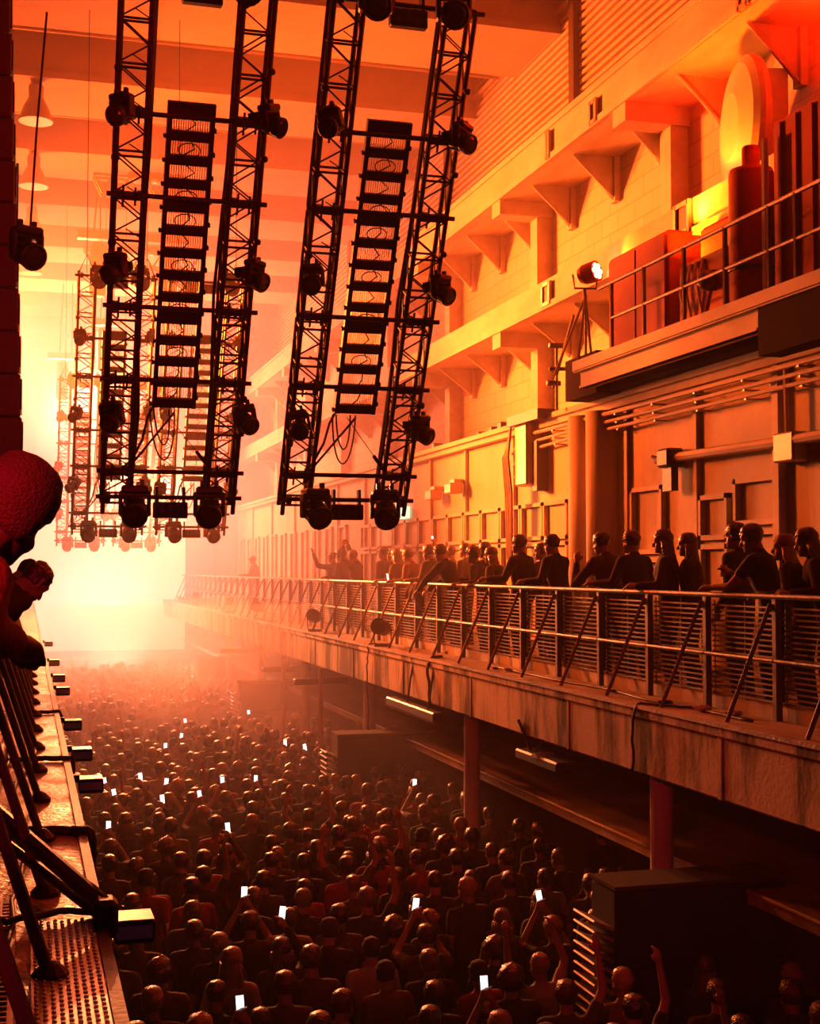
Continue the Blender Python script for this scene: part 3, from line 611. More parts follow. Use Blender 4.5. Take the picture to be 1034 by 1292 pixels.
def left_bay():
    t = empty('railing_bay', (LR, 0, ZB)); H = 1.07
    MB().box((-.03, -.03, 0), (.03, .03, H)).build('post', 'rail', t); MB().tube([(0, 0, H), (0, 1.15, H)], .026, 8).build('top_rail', 'rail', t); MB().tube([(.01, .02, .53), (.01, 1.15, .53)], .02, 8).build('mid_rail', 'rail', t)
    MB().tube([(.03, .05, H-.04), (.36, .05, .03)], .021, 8).build('brace', 'rail', t); MB().lathe([(.06, 0), (.06, .02), (.03, .05), (.01, .06)], 10, Matrix.Translation((.37, .05, 0))).build('brace_foot', 'dark_steel', t)
    b = MB()
    for k in range(16): b.box((-.05, .04, .16+.052*k), (-.037, 1.11, .176+.052*k))
    b.build('slat_panel', 'mesh', t); return t
lb = left_bay()
for i in range(NLB):
    o = lb if i == 0 else copy_tree(lb); o.location.y = 3.35 + 1.15*i
    tag(o, '%s bay from the camera of the left balcony railing' % ordinal(i), 'railing', 'railing bays on the left balcony')
def wob(pts, r, seed, amp=.02, n=7, sub=6):
    """cable through points with small wobble"""
    rr = random.Random(seed); out = []
    P_ = [Vector(p) for p in pts]
    for i in range(len(P_)-1):
        for k in range(sub): out.append(P_[i].lerp(P_[i+1], k/sub) + Vector((rr.uniform(-amp, amp), rr.uniform(-amp, amp), rr.uniform(0, amp*.3))))
    out.append(P_[-1])
    return MB().tube(out, r, n)
z_ = ZB+.02
for i, (pts, r, txt) in enumerate((
    ([(-.20, 3.4, z_), (-.12, 5, z_), (-.2, 7, z_), (-.1, 9.5, z_), (-.16, 13, z_)], .012, 'black cable snaking along the left ledge beside the braces'),
    ([(-.05, 4.6, z_), (.0, 6.5, z_), (-.06, 8.2, z_), (.08, 10, z_), (.0, 15, z_)], .010, 'thin cable lying along the middle of the left ledge'),
    ([(-.3, 5.25, z_+.02), (-.05, 5.2, z_+.01), (.12, 5.25, z_+.02), (.30, 5.28, z_), (.34, 5.3, 3.6)], .013, 'cable crossing the left ledge just beyond the tread plate'),
    ([(-.2, 6.9, z_), (.05, 7.0, z_), (.22, 6.95, z_), (.31, 6.9, z_), (.33, 6.9, 3.5)], .026, 'thick black cable bundle crossing the middle of the left ledge'),
    ([(-.1, 9.6, z_), (.1, 9.65, z_), (.31, 9.6, z_), (.33, 9.6, 3.5)], .018, 'cable bundle crossing the left ledge farther off'),
    ([(-.05, 12.8, z_), (.15, 12.75, z_), (.31, 12.8, z_), (.33, 12.8, 3.5)], .018, 'farthest cable bundle crossing the left ledge'))):
    tag(wob(pts, r, i, .016).build('cable', 'rubber', None, True), txt, 'cable')
t = empty('lamp_boom', (0, 0, 0)); MB().tube([(-.27, 6.3, 4.22), (.30, 5.15, 3.90)], .032, 8).build('arm', 'black', t); MB().tube([(-.27, 6.3, 4.10), (.28, 5.2, 3.86)], .02, 8).build('arm', 'black', t)
MB().cbox((.25, 5.08, 3.80), (.34, 5.20, 3.94), .02).build('clamp', 'black', t); b = wob([(-.27, 6.35, 4.28), (0, 5.8, 4.02), (.3, 5.15, 3.93)], .014, 5, .012); b.build('cable', 'rubber', t)
tag(t, 'thick black boom arm slanting across the left ledge to its edge', 'arm')
def edge_lamp(): 
    t = empty('edge_lamp'); MB().cbox((.04, -.11, -.17), (.30, .11, -.02), .015).build('housing', 'black', t); MB().box((.05, -.115, -.022), (.29, .115, -.012)).build('top_plate', 'hazard', t)
    MB().box((.05, -.13, -.13), (.28, -.11, -.05)).build('barn_door', 'hazard', t); MB().box((-.04, -.03, -.06), (.05, .03, .02)).build('bracket', 'black', t); return t
el0 = edge_lamp()
for i, y in enumerate((5.45, 9.1, 10.6, 12.6, 16.1, 18.0, 21.0, 26.3)):
    o = el0 if i == 0 else copy_tree(el0); o.location = (LX+.03, y, ZB-.03); o.scale = (.6, .7, .6); tag(o, '%s black box lamp from the camera clamped to the left ledge' % ORD[i], 'lamp', 'box lamps on the left ledge')
# ------------------------------------------------------------------ right ledge lamps, cables, debris
def ledge_par(rz, tilt):
    t = empty('drum_lamp'); h = empty('lamp_head', (0, 0, .30)); h.parent = t; par_head(h, .135, .28); h.rotation_euler = (tilt, 0, 0)
    f = MB(); f.tube([(-.16, .08, .3), (-.15, .06, .04), (.15, .06, .04), (.16, .08, .3)], .014); f.cbox((-.12, -.06, 0), (.12, .16, .04), .01); f.build('yoke', 'black', t); t.rotation_euler = (0, 0, rz); return t
lp0 = ledge_par(math.radians(165), math.radians(10))
for i, y in enumerate((22.1, 27.7, 34.6, 40.2, 48)):
    o = lp0 if i == 0 else copy_tree(lp0); o.location = (5.83, y, ZB+.02); o.rotation_euler.z = math.radians(165+RND.uniform(-25, 15)); tag(o, '%s black drum lamp from the camera standing on the right balcony ledge' % ORD[i], 'lamp', 'drum lamps on the right ledge')
zl = ZB+.035
for i, (pts, r, txt) in enumerate((
    ([(6.05, 11.2, zl), (5.85, 11.5, zl), (5.68, 11.9, zl), (5.64, 11.95, 3.8), (5.64, 12.0, 3.2)], .014, 'cable draped over the right balcony edge near the braces'),
    ([(5.9, 19.0, zl), (5.70, 18.9, zl), (5.64, 18.9, 3.7), (5.66, 18.8, 3.15)], .022, 'black cable hanging over the right balcony edge to the hanging bar lamp'),
    ([(5.8, 22.6, zl), (5.66, 22.5, zl), (5.64, 22.5, 3.5), (5.66, 22.5, 2.4)], .013, 'long thin cable hanging from the ledge beside the nearest drum lamp'),
    ([(5.9, 10.2, zl), (5.95, 11.3, zl), (5.88, 12.2, zl), (6.0, 13.3, zl), (5.9, 14.6, zl), (5.95, 17, zl)], .012, 'cable lying along the right ledge below the braces'),
    ([(6.0, 33, zl), (5.7, 32.8, zl), (5.64, 32.8, 3.6), (5.64, 32.8, 3.0)], .015, 'far cable hanging over the right balcony edge'))):
    tag(wob(pts, r, 20+i, .012).build('cable', 'rubber', None, True), txt, 'cable')
for i, (x, y, s_) in enumerate(((5.95, 11.15, .09), (5.9, 11.8, .07), (6.02, 10.7, .08), (5.95, 13.1, .05), (5.9, 16.2, .06), (5.85, 16.5, .05))):
    b = MB(); b.ell((0, 0, s_*.3), (s_, s_*.8, s_*.35), 9, 5)
    for q in range(len(b.v)): v_ = Vector(b.v[q]); b.v[q] = tuple(v_*(1+.35*mnoise.noise(v_*30)))
    tag(b.build('crumpled_bag', 'foil' if i % 2 == 0 else 'rubber', None, False, (x, y, zl-.01)), '%s scrap of crumpled plastic from the camera on the right ledge' % ORD[i], 'litter', 'litter on the right ledge')
t = empty('bar_lamp', (5.62, 18.3, 2.98)); MB().cbox((-.08, 0, 0), (.08, 2.6, .14), .02).build('housing', 'black', t); [MB().tube([(0, y, .14), (.05, y, .5), (.12, y, .86)], .016).build('hanger', 'black', t) for y in (.5, 1.6)]; MB().box((-.07, .05, -.01), (.07, 2.55, 0)).build('lens', 'lens', t); tag(t, 'long black bar lamp hanging below the right balcony edge', 'lamp')
t = empty('floodlight', (5.72, 13.9, 3.0)); MB().cbox((-.1, 0, -.1), (.3, 1.3, .02), .02).build('tray', 'black', t); f = MB(); f.tube([(0, 1.0, 0), (-.05, 1.3, .35)], .02); f.tube([(0, .9, 0), (0, .6, .22)], .02); f.build('arms', 'black', t); MB().prism([(.5, .0), (.75, .0), (.6, .06)], -.12, .1, 'x').build('flap', 'hazard', t)
tag(t, 'dark lamp tray fixed under the right balcony edge', 'lamp')
for i, (x, y, z, L_) in enumerate(((5.62, 31.5, 2.72, 1.6), (5.62, 27.6, 2.75, 1.2), (5.6, 38.5, 2.75, 2.4))):
    t = empty('shelf_lamp', (x, y, z)); MB().cbox((-.25, 0, 0), (.9, .22, .12), .02).build('housing', 'dark_steel', t); f = MB(); f.tube([(.4, .1, .12), (.4, .1, .5)], .02); f.build('hanger', 'dark_steel', t); tag(t, '%s flat lamp bar jutting out below the right balcony' % ('middle', 'nearest', 'farthest')[i], 'lamp', 'flat lamp bars under the right balcony')
for i, (y) in enumerate((26.2, 30.2)):
    struct(MB().tube([(5.62, y, 0), (5.62, y, 3.2)], .05, 8).build('column', 'pipe'), '%s slim post in the haze at the right balcony edge' % ('nearer', 'farther')[i], 'post')
# ------------------------------------------------------------------ people
HEADP = [(-.122, .022, .082, .035), (-.108, .042, .094, .01), (-.08, .056, .096, -.035), (-.045, .066, .092, -.068), (0, .073, .090, -.09), (.03, .077, .096, -.100), (.06, .076, .089, -.098), (.088, .062, .068, -.082), (.108, .038, .035, -.05), (.118, .012, .004, -.02)]
TORSO = [(.86, .13, .085, 0), (.93, .168, .112, -.005), (1.0, .160, .105, 0), (1.08, .145, .095, .005), (1.18, .158, .105, .005), (1.28, .175, .115, .0), (1.36, .180, .105, -.01), (1.41, .150, .085, -.015), (1.45, .085, .062, -.015), (1.475, .055, .05, -.012)]
HC = 1.615
def loft_rings(prof, c=(0, 0, 0), n=18, infl=0.0, hair=None):
    rr = []
    for z, hw, fy, by in prof:
        ring = []
        for k in range(n):
            a = 2*math.pi*k/n; cx, sy = math.cos(a), math.sin(a)
            cy = (fy+by)/2; ry = (fy-by)/2
            ring.append(Vector((c[0]+(hw+infl)*cx, c[1]+cy+(ry+infl)*sy, c[2]+z)))
        rr.append(ring)
    return rr
class Fig:
    """one posed figure facing +Y, feet at the origin"""
    def __init__(s, lean=0, yaw=0, nod=0, twist=0, seat=0, arms=None, female=False, stance=.11, sway=0):
        s.lean, s.yaw, s.nod, s.twist, s.female, s.stance, s.sway = lean, yaw, nod, twist, female, stance, sway
        s.arms = arms or {}
    def bend(s, p):
        p = Vector(p); t = min(max((p.z-.90)/.30, 0), 1); a = s.lean*t*t*(3-2*t)
        q = Vector((p.x + s.sway*max(0, p.z-.9), p.y, p.z-.92)); ca, sa = math.cos(a), math.sin(a)
        tw = s.twist*t
        q = Vector((q.x*math.cos(tw)-q.y*math.sin(tw), q.x*math.sin(tw)+q.y*math.cos(tw), q.z))
        return Vector((q.x, q.y*ca + q.z*sa, -q.y*sa + q.z*ca + .92))
    def headm(s, p):
        """head-local point -> figure space"""
        p = Vector(p); m = Matrix.Rotation(s.yaw, 4, 'Z') @ Matrix.Rotation(-s.nod, 4, 'X')
        q = m @ (p - Vector((0, 0, -.09))) + Vector((0, 0, -.09))
        return s.bend(q + Vector((0, .012, HC)))
    def arm_pts(s, sd):
        k = -1 if sd == 'L' else 1; sh = s.bend((k*(.185 if not s.female else .165), -.01, 1.385))
        e, wr = s.arms.get(sd, ((k*.25, -.03, 1.10), (k*.25, .10, .87)))
        return sh, Vector(e), Vector(wr)
    def trunk(s, b, infl=0, z0=0, z1=9):
        pr = [(z, hw*(.92 if s.female and z > 1.2 else 1.0), d+(.02 if s.female and 1.2 < z < 1.34 else 0), -d+oy) for z, hw, d, oy in TORSO if z0 <= z <= z1]
        rr = loft_rings(pr, infl=infl); b.rings([[s.bend(p) for p in r] for r in rr])
    def hand(s, b, wr, el, sd, curl=.5):
        d = (wr-el).normalized(); u = d.cross(Vector((0, 0, 1))); u = u.normalized() if u.length > .05 else Vector((1, 0, 0)); nrm = u.cross(d)
        k = -1 if sd == 'L' else 1
        pc = wr + d*.055; b.capsule(wr, wr + d*.08, .026, .034, 8); b.capsule(wr + d*.03 + u*.015, wr + d*.085 + u*.026, .02, .018, 8); b.capsule(wr + d*.03 - u*.015, wr + d*.085 - u*.026, .02, .018, 8)
        for i, L in enumerate((.066, .076, .070, .054)):
            p0 = wr + d*.088 + u*(.030-.020*i)*-k; c = curl*(.8+.1*i)
            p1 = p0 + (d*math.cos(c*.6) - nrm*math.sin(c*.6))*L*.5; p2 = p1 + (d*math.cos(c*1.6) - nrm*math.sin(c*1.6))*L*.5
            b.capsule(p0, p1, .0105, .010, 7); b.capsule(p1, p2, .010, .0085, 7)
        t0 = wr + d*.03 - u*k*.03; t1 = t0 + (d*.6 - u*k*.75)*.045 - nrm*.01; b.capsule(t0, t1, .014, .012, 7); b.capsule(t1, t1 + d*.035 - nrm*.01, .012, .010, 7)
    def body(s):
        b = MB(); s.trunk(b)
        b.capsule(s.bend((0, -.02, 1.44)), s.headm((0, -.02, -.06)), .060, .056, 12)
        b.rings([[s.headm(p) for p in r] for r in loft_rings(HEADP, n=20)])
        H = s.headm
        b.capsule(H((0, .088, .012)), H((0, .115, -.036)), .012, .017, 8)      # nose
        for k in (-1, 1):
            b.capsule(H((k*.018, .090, .028)), H((k*.056, .076, .026)), .011, .009, 7)     # brow
            b.ell(tuple(H((k*.032, .083, .005))), (.013, .012, .010), 8, 6)
            b.capsule(H((k*.076, -.012, .018)), H((k*.073, -.004, -.028)), .017, .012, 8)  # ear
            b.ell(tuple(H((k*.045, .055, -.045))), (.024, .024, .026), 8, 6)
        b.capsule(H((-.022, .094, -.068)), H((.022, .094, -.068)), .009, .009, 7); b.ell(tuple(H((0, .088, -.103))), (.022, .016, .016), 8, 6)
        for sd in 'LR':
            sh, e, wr = s.arm_pts(sd); b.capsule(sh + Vector((0, 0, -.01)), e, .056 if not s.female else .046, .040, 10); b.capsule(e, wr, .041 if not s.female else .035, .027, 10); s.hand(b, wr, e, sd)
        for k in (-1, 1):
            hp = s.bend((k*.09, 0, .90)); kn = Vector((k*s.stance, .03, .50)); an = Vector((k*s.stance, -.02, .09))
            b.capsule(hp, kn, .088, .058, 12); b.capsule(kn, an, .057, .040, 12); b.capsule(an - Vector((0, .04, .04)), an + Vector((0, .15, -.055)), .04, .03, 8)
        return b
    def shirt(s, sleeve=.55, long=False):
        b = MB(); s.trunk(b, .016, .9, 1.452)
        for sd in 'LR':
            sh, e, wr = s.arm_pts(sd)
            if long: b.capsule(sh, e, .072, .056, 10); b.capsule(e, e.lerp(wr, .92), .055, .042, 10)
            else: b.capsule(sh, sh.lerp(e, sleeve), .072, .060, 10)
        b.capsule(s.bend((-.13, -.015, 1.395)), s.bend((.13, -.015, 1.395)), .072, .072, 10)
        b.capsule(s.bend((0, -.02, 1.40)), s.bend((0, -.015, 1.455)), .085, .072, 12)
        return b
    def trousers(s):
        b = MB(); pr = [(z, hw, d, -d+oy) for z, hw, d, oy in TORSO if z <= 1.02]
        b.rings([[s.bend(p) for p in r] for r in loft_rings(pr, infl=.014)])
        for k in (-1, 1):
            hp = s.bend((k*.09, 0, .90)); kn = Vector((k*s.stance, .03, .50)); an = Vector((k*s.stance, -.02, .11)); b.capsule(hp, kn, .102, .074, 12); b.capsule(kn, an, .073, .062, 12)
        return b
    def hair(s, style='short'):
        b = MB(); H = s.headm; infl = {'short': .018, 'neat': .016, 'crop': .009, 'curly': .034, 'long': .016, 'bun': .010, 'cap': .012}[style]
        pr = []
        dense = []
        for i in range(len(HEADP)-1):
            for k in range(2):
                t = k/2; dense.append(tuple(HEADP[i][j]*(1-t)+HEADP[i+1][j]*t for j in range(4)))
        dense.append(HEADP[-1])
        low = {'short': -.055, 'neat': -.078, 'crop': -.05, 'curly': -.07, 'long': -.09, 'bun': -.055, 'cap': -.045}[style]
        pr = [p for p in dense if p[0] >= low]
        pr = [q for q in pr if q[0] < .095]
        rr = loft_rings(pr, n=22, infl=infl)
        z, hw, fy, by = pr[-1]; zt = .120 + infl
        for t in (.45, .75, .93, .995):
            k = math.sqrt(1-t*t); rr += loft_rings([(z + (zt-z)*t, (hw+infl)*k, (fy+by)/2+((fy-by)/2+infl)*k, (fy+by)/2-((fy-by)/2+infl)*k)], n=22)
        out = []
        for r in rr:
            o = []
            for p in r:
                hz = .050 + (.02*abs(p.x)/.07)                      # hairline height on the face
                front = p.y > .045 - max(0, (.02-p.z))*.9
                if front and p.z < hz and style != 'cap': p = Vector((p.x*.84, p.y*.80 - .012, p.z))
                d = mnoise.noise(p*26)*(.006 if style != 'curly' else .022) + mnoise.noise(p*70)*(.003 if style != 'cap' else 0)
                d *= .25 if style == 'neat' else 1
                q = p + p.normalized()*d; o.append(H(q))
            out.append(o)
        b.rings(out)
        if style == 'long':
            back = s.bend((0, -.115, 1.30))
            for i in range(9):
                a = (i-4)/4; p0 = H((a*.074, -.075+.05*abs(a)**2, .0)); p1 = H((a*.092, -.085+.06*abs(a)**2, -.10)); p2 = s.bend((a*.125, -.105+.05*abs(a), 1.36)); p3 = s.bend((a*.10, -.135+.05*abs(a), 1.20+.05*abs(a)))
                b.tube([p0, p1, p2, p3], .036, 7, .014)
        if style == 'bun': b.ell(tuple(H((0, -.105, .06))), (.042, .042, .042), 12, 8)
        if style == 'cap':
            pk = []
            for k, (y, z) in enumerate(((.07, .055), (.12, .05), (.165, .035))): pk.append([H((x*(1-.12*k), y-abs(x)*.35*k*.5, z+dz)) for x, dz in ((-.07, 0), (-.035, .01), (0, .014), (.035, .01), (.07, 0), (.07, -.008), (.035, .0), (0, .005), (-.035, .0), (-.07, -.008))])
            b.rings(pk)
        return b
def remesh(mb, name, mat, voxel, smooth=2, parent=None, reduce=None):
    me = mb.mesh('tmp'); bm = bmesh.new(); bm.from_mesh(me); bmesh.ops.recalc_face_normals(bm, faces=bm.faces[:]); bm.to_mesh(me); bm.free()
    o = bpy.data.objects.new('tmp', me); COL.objects.link(o)
    r = o.modifiers.new('r', 'REMESH'); r.mode = 'VOXEL'; r.voxel_size = voxel; r.use_smooth_shade = True
    if smooth: sm = o.modifiers.new('s', 'SMOOTH'); sm.factor = .5; sm.iterations = smooth
    ev = o.evaluated_get(bpy.context.evaluated_depsgraph_get()); me2 = bpy.data.meshes.new_from_object(ev)
    bpy.data.objects.remove(o); bpy.data.meshes.remove(me)
    me2.name = name; me2.materials.clear(); me2.materials.append(M[mat]); me2.polygons.foreach_set('use_smooth', [True]*len(me2.polygons))
    return link(name, me2, parent)
def person(fig, style, mats, voxel=.012, sleeve=.55, long=False, trousers=True):
    """body mesh on top; hair and clothes are its children. mats: skin, hair, shirt, trousers"""
    p = remesh(fig.body(), 'person', mats[0], voxel)
    h = fig.hair(style).build('hair' if style != 'cap' else 'cap', mats[1] if style != 'cap' else 'cap', p, True)
    remesh(fig.shirt(sleeve, long), 'shirt', mats[2], .016, 2, p)
    if trousers: remesh(fig.trousers(), 'trousers', mats[3], .018, 2, p)
    return p
RAILZ = 1.10
def A(e, w_): return (e, w_)
DEG = math.radians
# --- audience on the right balcony -------------------------------------------------
LEANARMS = dict(L=A((-.33, .06, 1.14), (-.34, .30, RAILZ+.03)), R=A((.26, .16, 1.13), (.0, .36, RAILZ+.04)))
ONEARM = dict(L=A((-.32, .05, 1.14), (-.36, .30, RAILZ+.04)), R=A((.25, -.02, 1.08), (.22, .16, .92)))
people = [
 # px, x, facing deg, height, fig args, hair style, hair, shirt, long sleeve, label
 (955, 6.62, 36, 1.76, dict(lean=.28, yaw=.2, arms=dict(L=A((-.27, .30, 1.14), (-.20, .52, RAILZ+.03)), R=A((.25, .22, 1.12), (.10, .44, 1.26)))), 'short', 'hair_black', 'black_cloth', False, 'man in black T-shirt leaning on the right railing, a cup held at his chest'),
 (930, 6.95, 29, 1.78, dict(lean=.05, yaw=.2), 'short', 'hair_black', 'black_cloth', True, 'dark-haired man half hidden behind the man with the cup at the right railing'),
 (992, 6.72, 42, 1.66, dict(lean=.30, yaw=.1, nod=-.25, female=True, arms=LEANARMS), 'long', 'hair_blond', 'black_cloth', True, 'woman with long fair hair bending over the railing, shoulder bag at her hip'),
 (839, 6.62, 55, 1.74, dict(lean=.08, yaw=-.1, female=True, arms=LEANARMS), 'long', 'hair_brown', 'black_cloth', True, 'long-haired woman in black standing at the railing right of two men'),
 (869, 6.85, 52, 1.70, dict(lean=.05, yaw=-.1, female=True), 'long', 'hair_brown', 'navy', True, 'long-haired woman just behind the woman in black at the railing'),
 (798, 6.75, 19, 1.76, dict(lean=.1, yaw=.3, arms=ONEARM), 'short', 'hair_brown', 'navy', True, 'short-haired man in dark top beside the man raising his hand'),
 (762, 6.62, 22, 1.77, dict(lean=.22, yaw=.15, arms=dict(L=A((-.24, .36, 1.10), (-.17, .40, 1.37)), R=A((.28, .2, 1.12), (.16, .42, RAILZ+.04)))), 'short', 'hair_black', 'grey', True, 'man in profile at the railing with one hand raised before his face'),
 (699, 6.72, 32, 1.78, dict(lean=.18, yaw=.1, arms=LEANARMS), 'short', 'hair_black', 'black_cloth', True, 'broad man in black resting both forearms on the railing'),
 (656, 6.72, 34, 1.80, dict(lean=.03, yaw=.1, arms=ONEARM), 'short', 'hair_black', 'navy', True, 'slim upright man standing left of the broad man at the railing'),
 (684, 7.2, 34, 1.70, dict(lean=.1, yaw=.2, female=True), 'bun', 'hair_brown', 'tan', True, 'person glimpsed between the slim man and the broad man'),
 (621, 6.62, 44, 1.66, dict(lean=.28, nod=-.2, female=True, arms=LEANARMS), 'long', 'hair_blond', 'grey', True, 'woman with long lit blond hair leaning on the railing, head bowed'),
 (613, 6.95, 34, 1.74, dict(lean=.1, arms=ONEARM), 'short', 'hair_brown', 'black_cloth', True, 'dark-haired man standing right behind the blond woman with bowed head'),
 (599, 6.66, 49, 1.68, dict(lean=.30, nod=-.2, arms=LEANARMS), 'curly', 'hair_black', 'black_cloth', True, 'curly-haired person crouching on the railing left of the blond woman'),
 (560, 6.42, 44, 1.76, dict(lean=.42, nod=-.1, arms=dict(L=A((-.27, .40, 1.12), (-.16, .58, .98)), R=A((.27, .40, 1.12), (.16, .58, .98)))), 'short', 'hair_black', 'black_cloth', True, 'man in black leaning far over the railing above the dark jacket'),
 (543, 6.60, 36, 1.74, dict(lean=.22, arms=LEANARMS), 'short', 'hair_brown', 'grey', True, 'man next to the far-leaning man in black, on his stage side'),
 (517, 6.62, 44, 1.70, dict(lean=.25, arms=LEANARMS), 'short', 'hair_brown', 'tan', True, 'person leaning on the railing with a bright phone held low beside them'),
 (502, 6.66, 34, 1.70, dict(lean=.25, female=True, arms=LEANARMS), 'long', 'hair_brown', 'olive', True, 'long-haired person leaning on the railing just past the phone holder'),
 (587, 7.25, 39, 1.76, dict(lean=0), 'short', 'hair_brown', 'grey', True, 'short-haired person standing behind the curly-haired person in the haze'),
 (569, 7.45, 39, 1.74, dict(lean=0, arms=dict(L=A((-.22, .30, 1.52), (-.06, .36, 1.78)), R=A((.22, .30, 1.50), (.02, .36, 1.76)))), 'crop', 'hair_brown', 'tan', True, 'person holding a phone overhead at the back of the balcony crowd'),
 (484, 7.2, 44, 1.78, dict(lean=0), 'short', 'hair_brown', 'tan', True, 'hazy tall person at the back, left of the long-haired leaner'),
 (495, 7.3, 34, 1.72, dict(lean=.03, female=True), 'bun', 'hair_brown', 'olive', True, 'hazy person with hair in a bun behind the leaners'),
 (512, 7.35, 34, 1.74, dict(lean=.03), 'curly', 'hair_brown', 'grey', True, 'hazy curly-haired person standing behind the phone holder'),
 (447, 6.62, 44, 1.72, dict(lean=.2, arms=dict(L=A((-.30, .2, 1.55), (-.22, .25, 1.82)), R=A((.22, .3, 1.58), (.10, .34, 1.84)))), 'short', 'hair_brown', 'grey', True, 'far balcony dancer with both hands up in the hazy group of three'),
 (432, 6.62, 44, 1.76, dict(lean=.2, arms=LEANARMS), 'curly', 'hair_brown', 'grey', True, 'curly-haired middle dancer in the hazy group of three'),
 (420, 6.60, 34, 1.70, dict(lean=.15, female=True, arms=dict(L=A((-.48, .1, 1.42), (-.52, .2, 1.70)), R=A((.28, .3, 1.2), (.1, .5, 1.12)))), 'bun', 'hair_brown', 'grey', True, 'far dancer stretching one bent arm up at the hazy group\'s left end'),
 (320, 6.8, 60, 1.72, dict(lean=.1, arms=ONEARM), 'cap', 'hair_brown', 'tan', True, 'lone faint figure far down the right balcony'),
 (1024, 6.75, 54, 1.70, dict(lean=.25, female=True, arms=LEANARMS), 'long', 'hair_brown', 'black_cloth', True, 'dark-clad person cut off by the right edge at the railing'),
]
def unpix_x(px, X):
    q = FW*F + RT*(px-517) + UP*(646-690); t = X/q.x; return q.y*t
PEOPLE = {}
for i, (px, x, ang, ht, fa, style, hm, sm, long, label) in enumerate(people):
    vox = .011 if i < 12 else .014
    p = person(Fig(**fa), style, ('skin', hm, sm, 'jeans'), vox, .5, long)
    s = ht/1.735
    lean = fa.get('lean', 0); hd = .55*math.sin(lean)
    p.scale = (s, s, s); a = math.radians(ang); p.rotation_euler = (0, 0, a)
    y = unpix_x(px, x - hd*math.sin(a))
    dist = Vector((-math.sin(a), math.cos(a), 0))*hd
    p.location = (x, y - dist.y, ZB)
    tag(p, label, 'person', 'people watching from the right balcony'); PEOPLE[px] = p
def figpt(p, q): return Matrix.Translation(p.location) @ p.rotation_euler.to_matrix().to_4x4() @ Matrix.Scale(p.scale.x, 4) @ Vector(q)
q = figpt(PEOPLE[955], (.07, .52, 1.28)); b = MB().lathe([(.026, -.05), (.036, .06), (.034, .06), (.025, -.045)], 12); tag(b.build('drink_cup', 'drink', None, True, q), 'pale plastic cup held by the man in black at the railing', 'cup')
q = figpt(PEOPLE[992], (.24, -.02, .98)); t = empty('shoulder_bag', q, DEG(60)); MB().cbox((-.17, -.07, -.17), (.17, .07, .15), .05).build('bag', 'rubber', t, True); MB().tube([(-.15, 0, .12), (-.10, -.02, .34), (.02, -.03, .45), (.12, 0, .32), (.15, 0, .12)], .012).build('strap', 'rubber', t)
tag(t, 'dark shoulder bag hanging at the fair-haired woman\'s side', 'bag')
# dark jacket over the rail
b = MB()
rr = []
for k in range(13):
    t_ = k/12; z = 1.13 - (abs(t_-.45)-.0)*1.05 if t_ > .45 else 1.13 - (.45-t_)*.7; x = RX-.10 + t_*.17 - .02*math.sin(t_*9)
    rr.append((x, z))
n = 22; vs_ = []; fs_ = []
for side in (0, 1):
    for k, (x, z) in enumerate(rr):
        for j in range(n): 
            u = j/(n-1); dx = .02*math.sin(u*17+k*.5) + .012*math.sin(u*31); vs_.append((x+dx+(.02 if side else 0), 21.1+.62*u*(1-.03*k), ZB+z+.02*math.sin(u*9)+(.02 if side else 0)))
K = len(rr)
for side in (0, 1):
    for k in range(K-1):
        for j in range(n-1):
            a0 = side*K*n + k*n + j; fs_.append((a0, a0+1, a0+n+1, a0+n))
tag(MB().add(vs_, fs_).build('jacket', 'black_cloth', None, True), 'dark jacket slung over the railing below the far-leaning man', 'jacket')
# --- people at the left edge ---------------------------------------------------------
def left_person(hp, a, fa, style, mats, ht, label, vox=.010):
    """put the head centre at hp"""
    fg = Fig(**fa); p = person(fg, style, mats, vox, .5, True); s = ht/1.735; p.scale = (s, s, s)
    hc = fg.headm((0, 0, 0))*s; r = Matrix.Rotation(DEG(a), 4, 'Z') @ hc
    p.rotation_euler = (0, 0, DEG(a)); p.location = (hp[0]-r.x, hp[1]-r.y, ZB)
    tag(p, label, 'person', 'people on the left balcony'); return p, s
LP = []
LP.append(left_person((-.035, 3.3, 0), -62, dict(lean=.75, yaw=.62, nod=-.25, arms=dict(L=A((-.28, .25, 1.18), (-.12, .42, RAILZ+.03)), R=A((.28, .25, 1.18), (.12, .42, RAILZ+.03)))), 'neat', ('skin_dark', 'hair_soft', 'red', 'jeans'), 1.77, 'close backlit head and shoulders of a person leaning in at the left edge', .009))
LP.append(left_person((-.14, 6.0, 0), -60, dict(lean=.62, yaw=.3, nod=-.2, arms=LEANARMS), 'curly', ('skin', 'hair_black', 'red', 'jeans'), 1.62, 'dark-haired person at the left railing just below the close head'))
LP.append(left_person((.05, 8.4, 0), -60, dict(lean=.98, yaw=.2, nod=-.1, arms=LEANARMS), 'crop', ('skin', 'hair_brown', 'black_cloth', 'jeans'), 1.66, 'person leaning deep over the left railing, side of face lit'))
LP.append(left_person((.0, 12.0, 0), -60, dict(lean=.9, yaw=.2, arms=LEANARMS), 'cap', ('skin', 'hair_brown', 'black_cloth', 'jeans'), 1.66, 'farther person in a cap leaning over the left railing'))
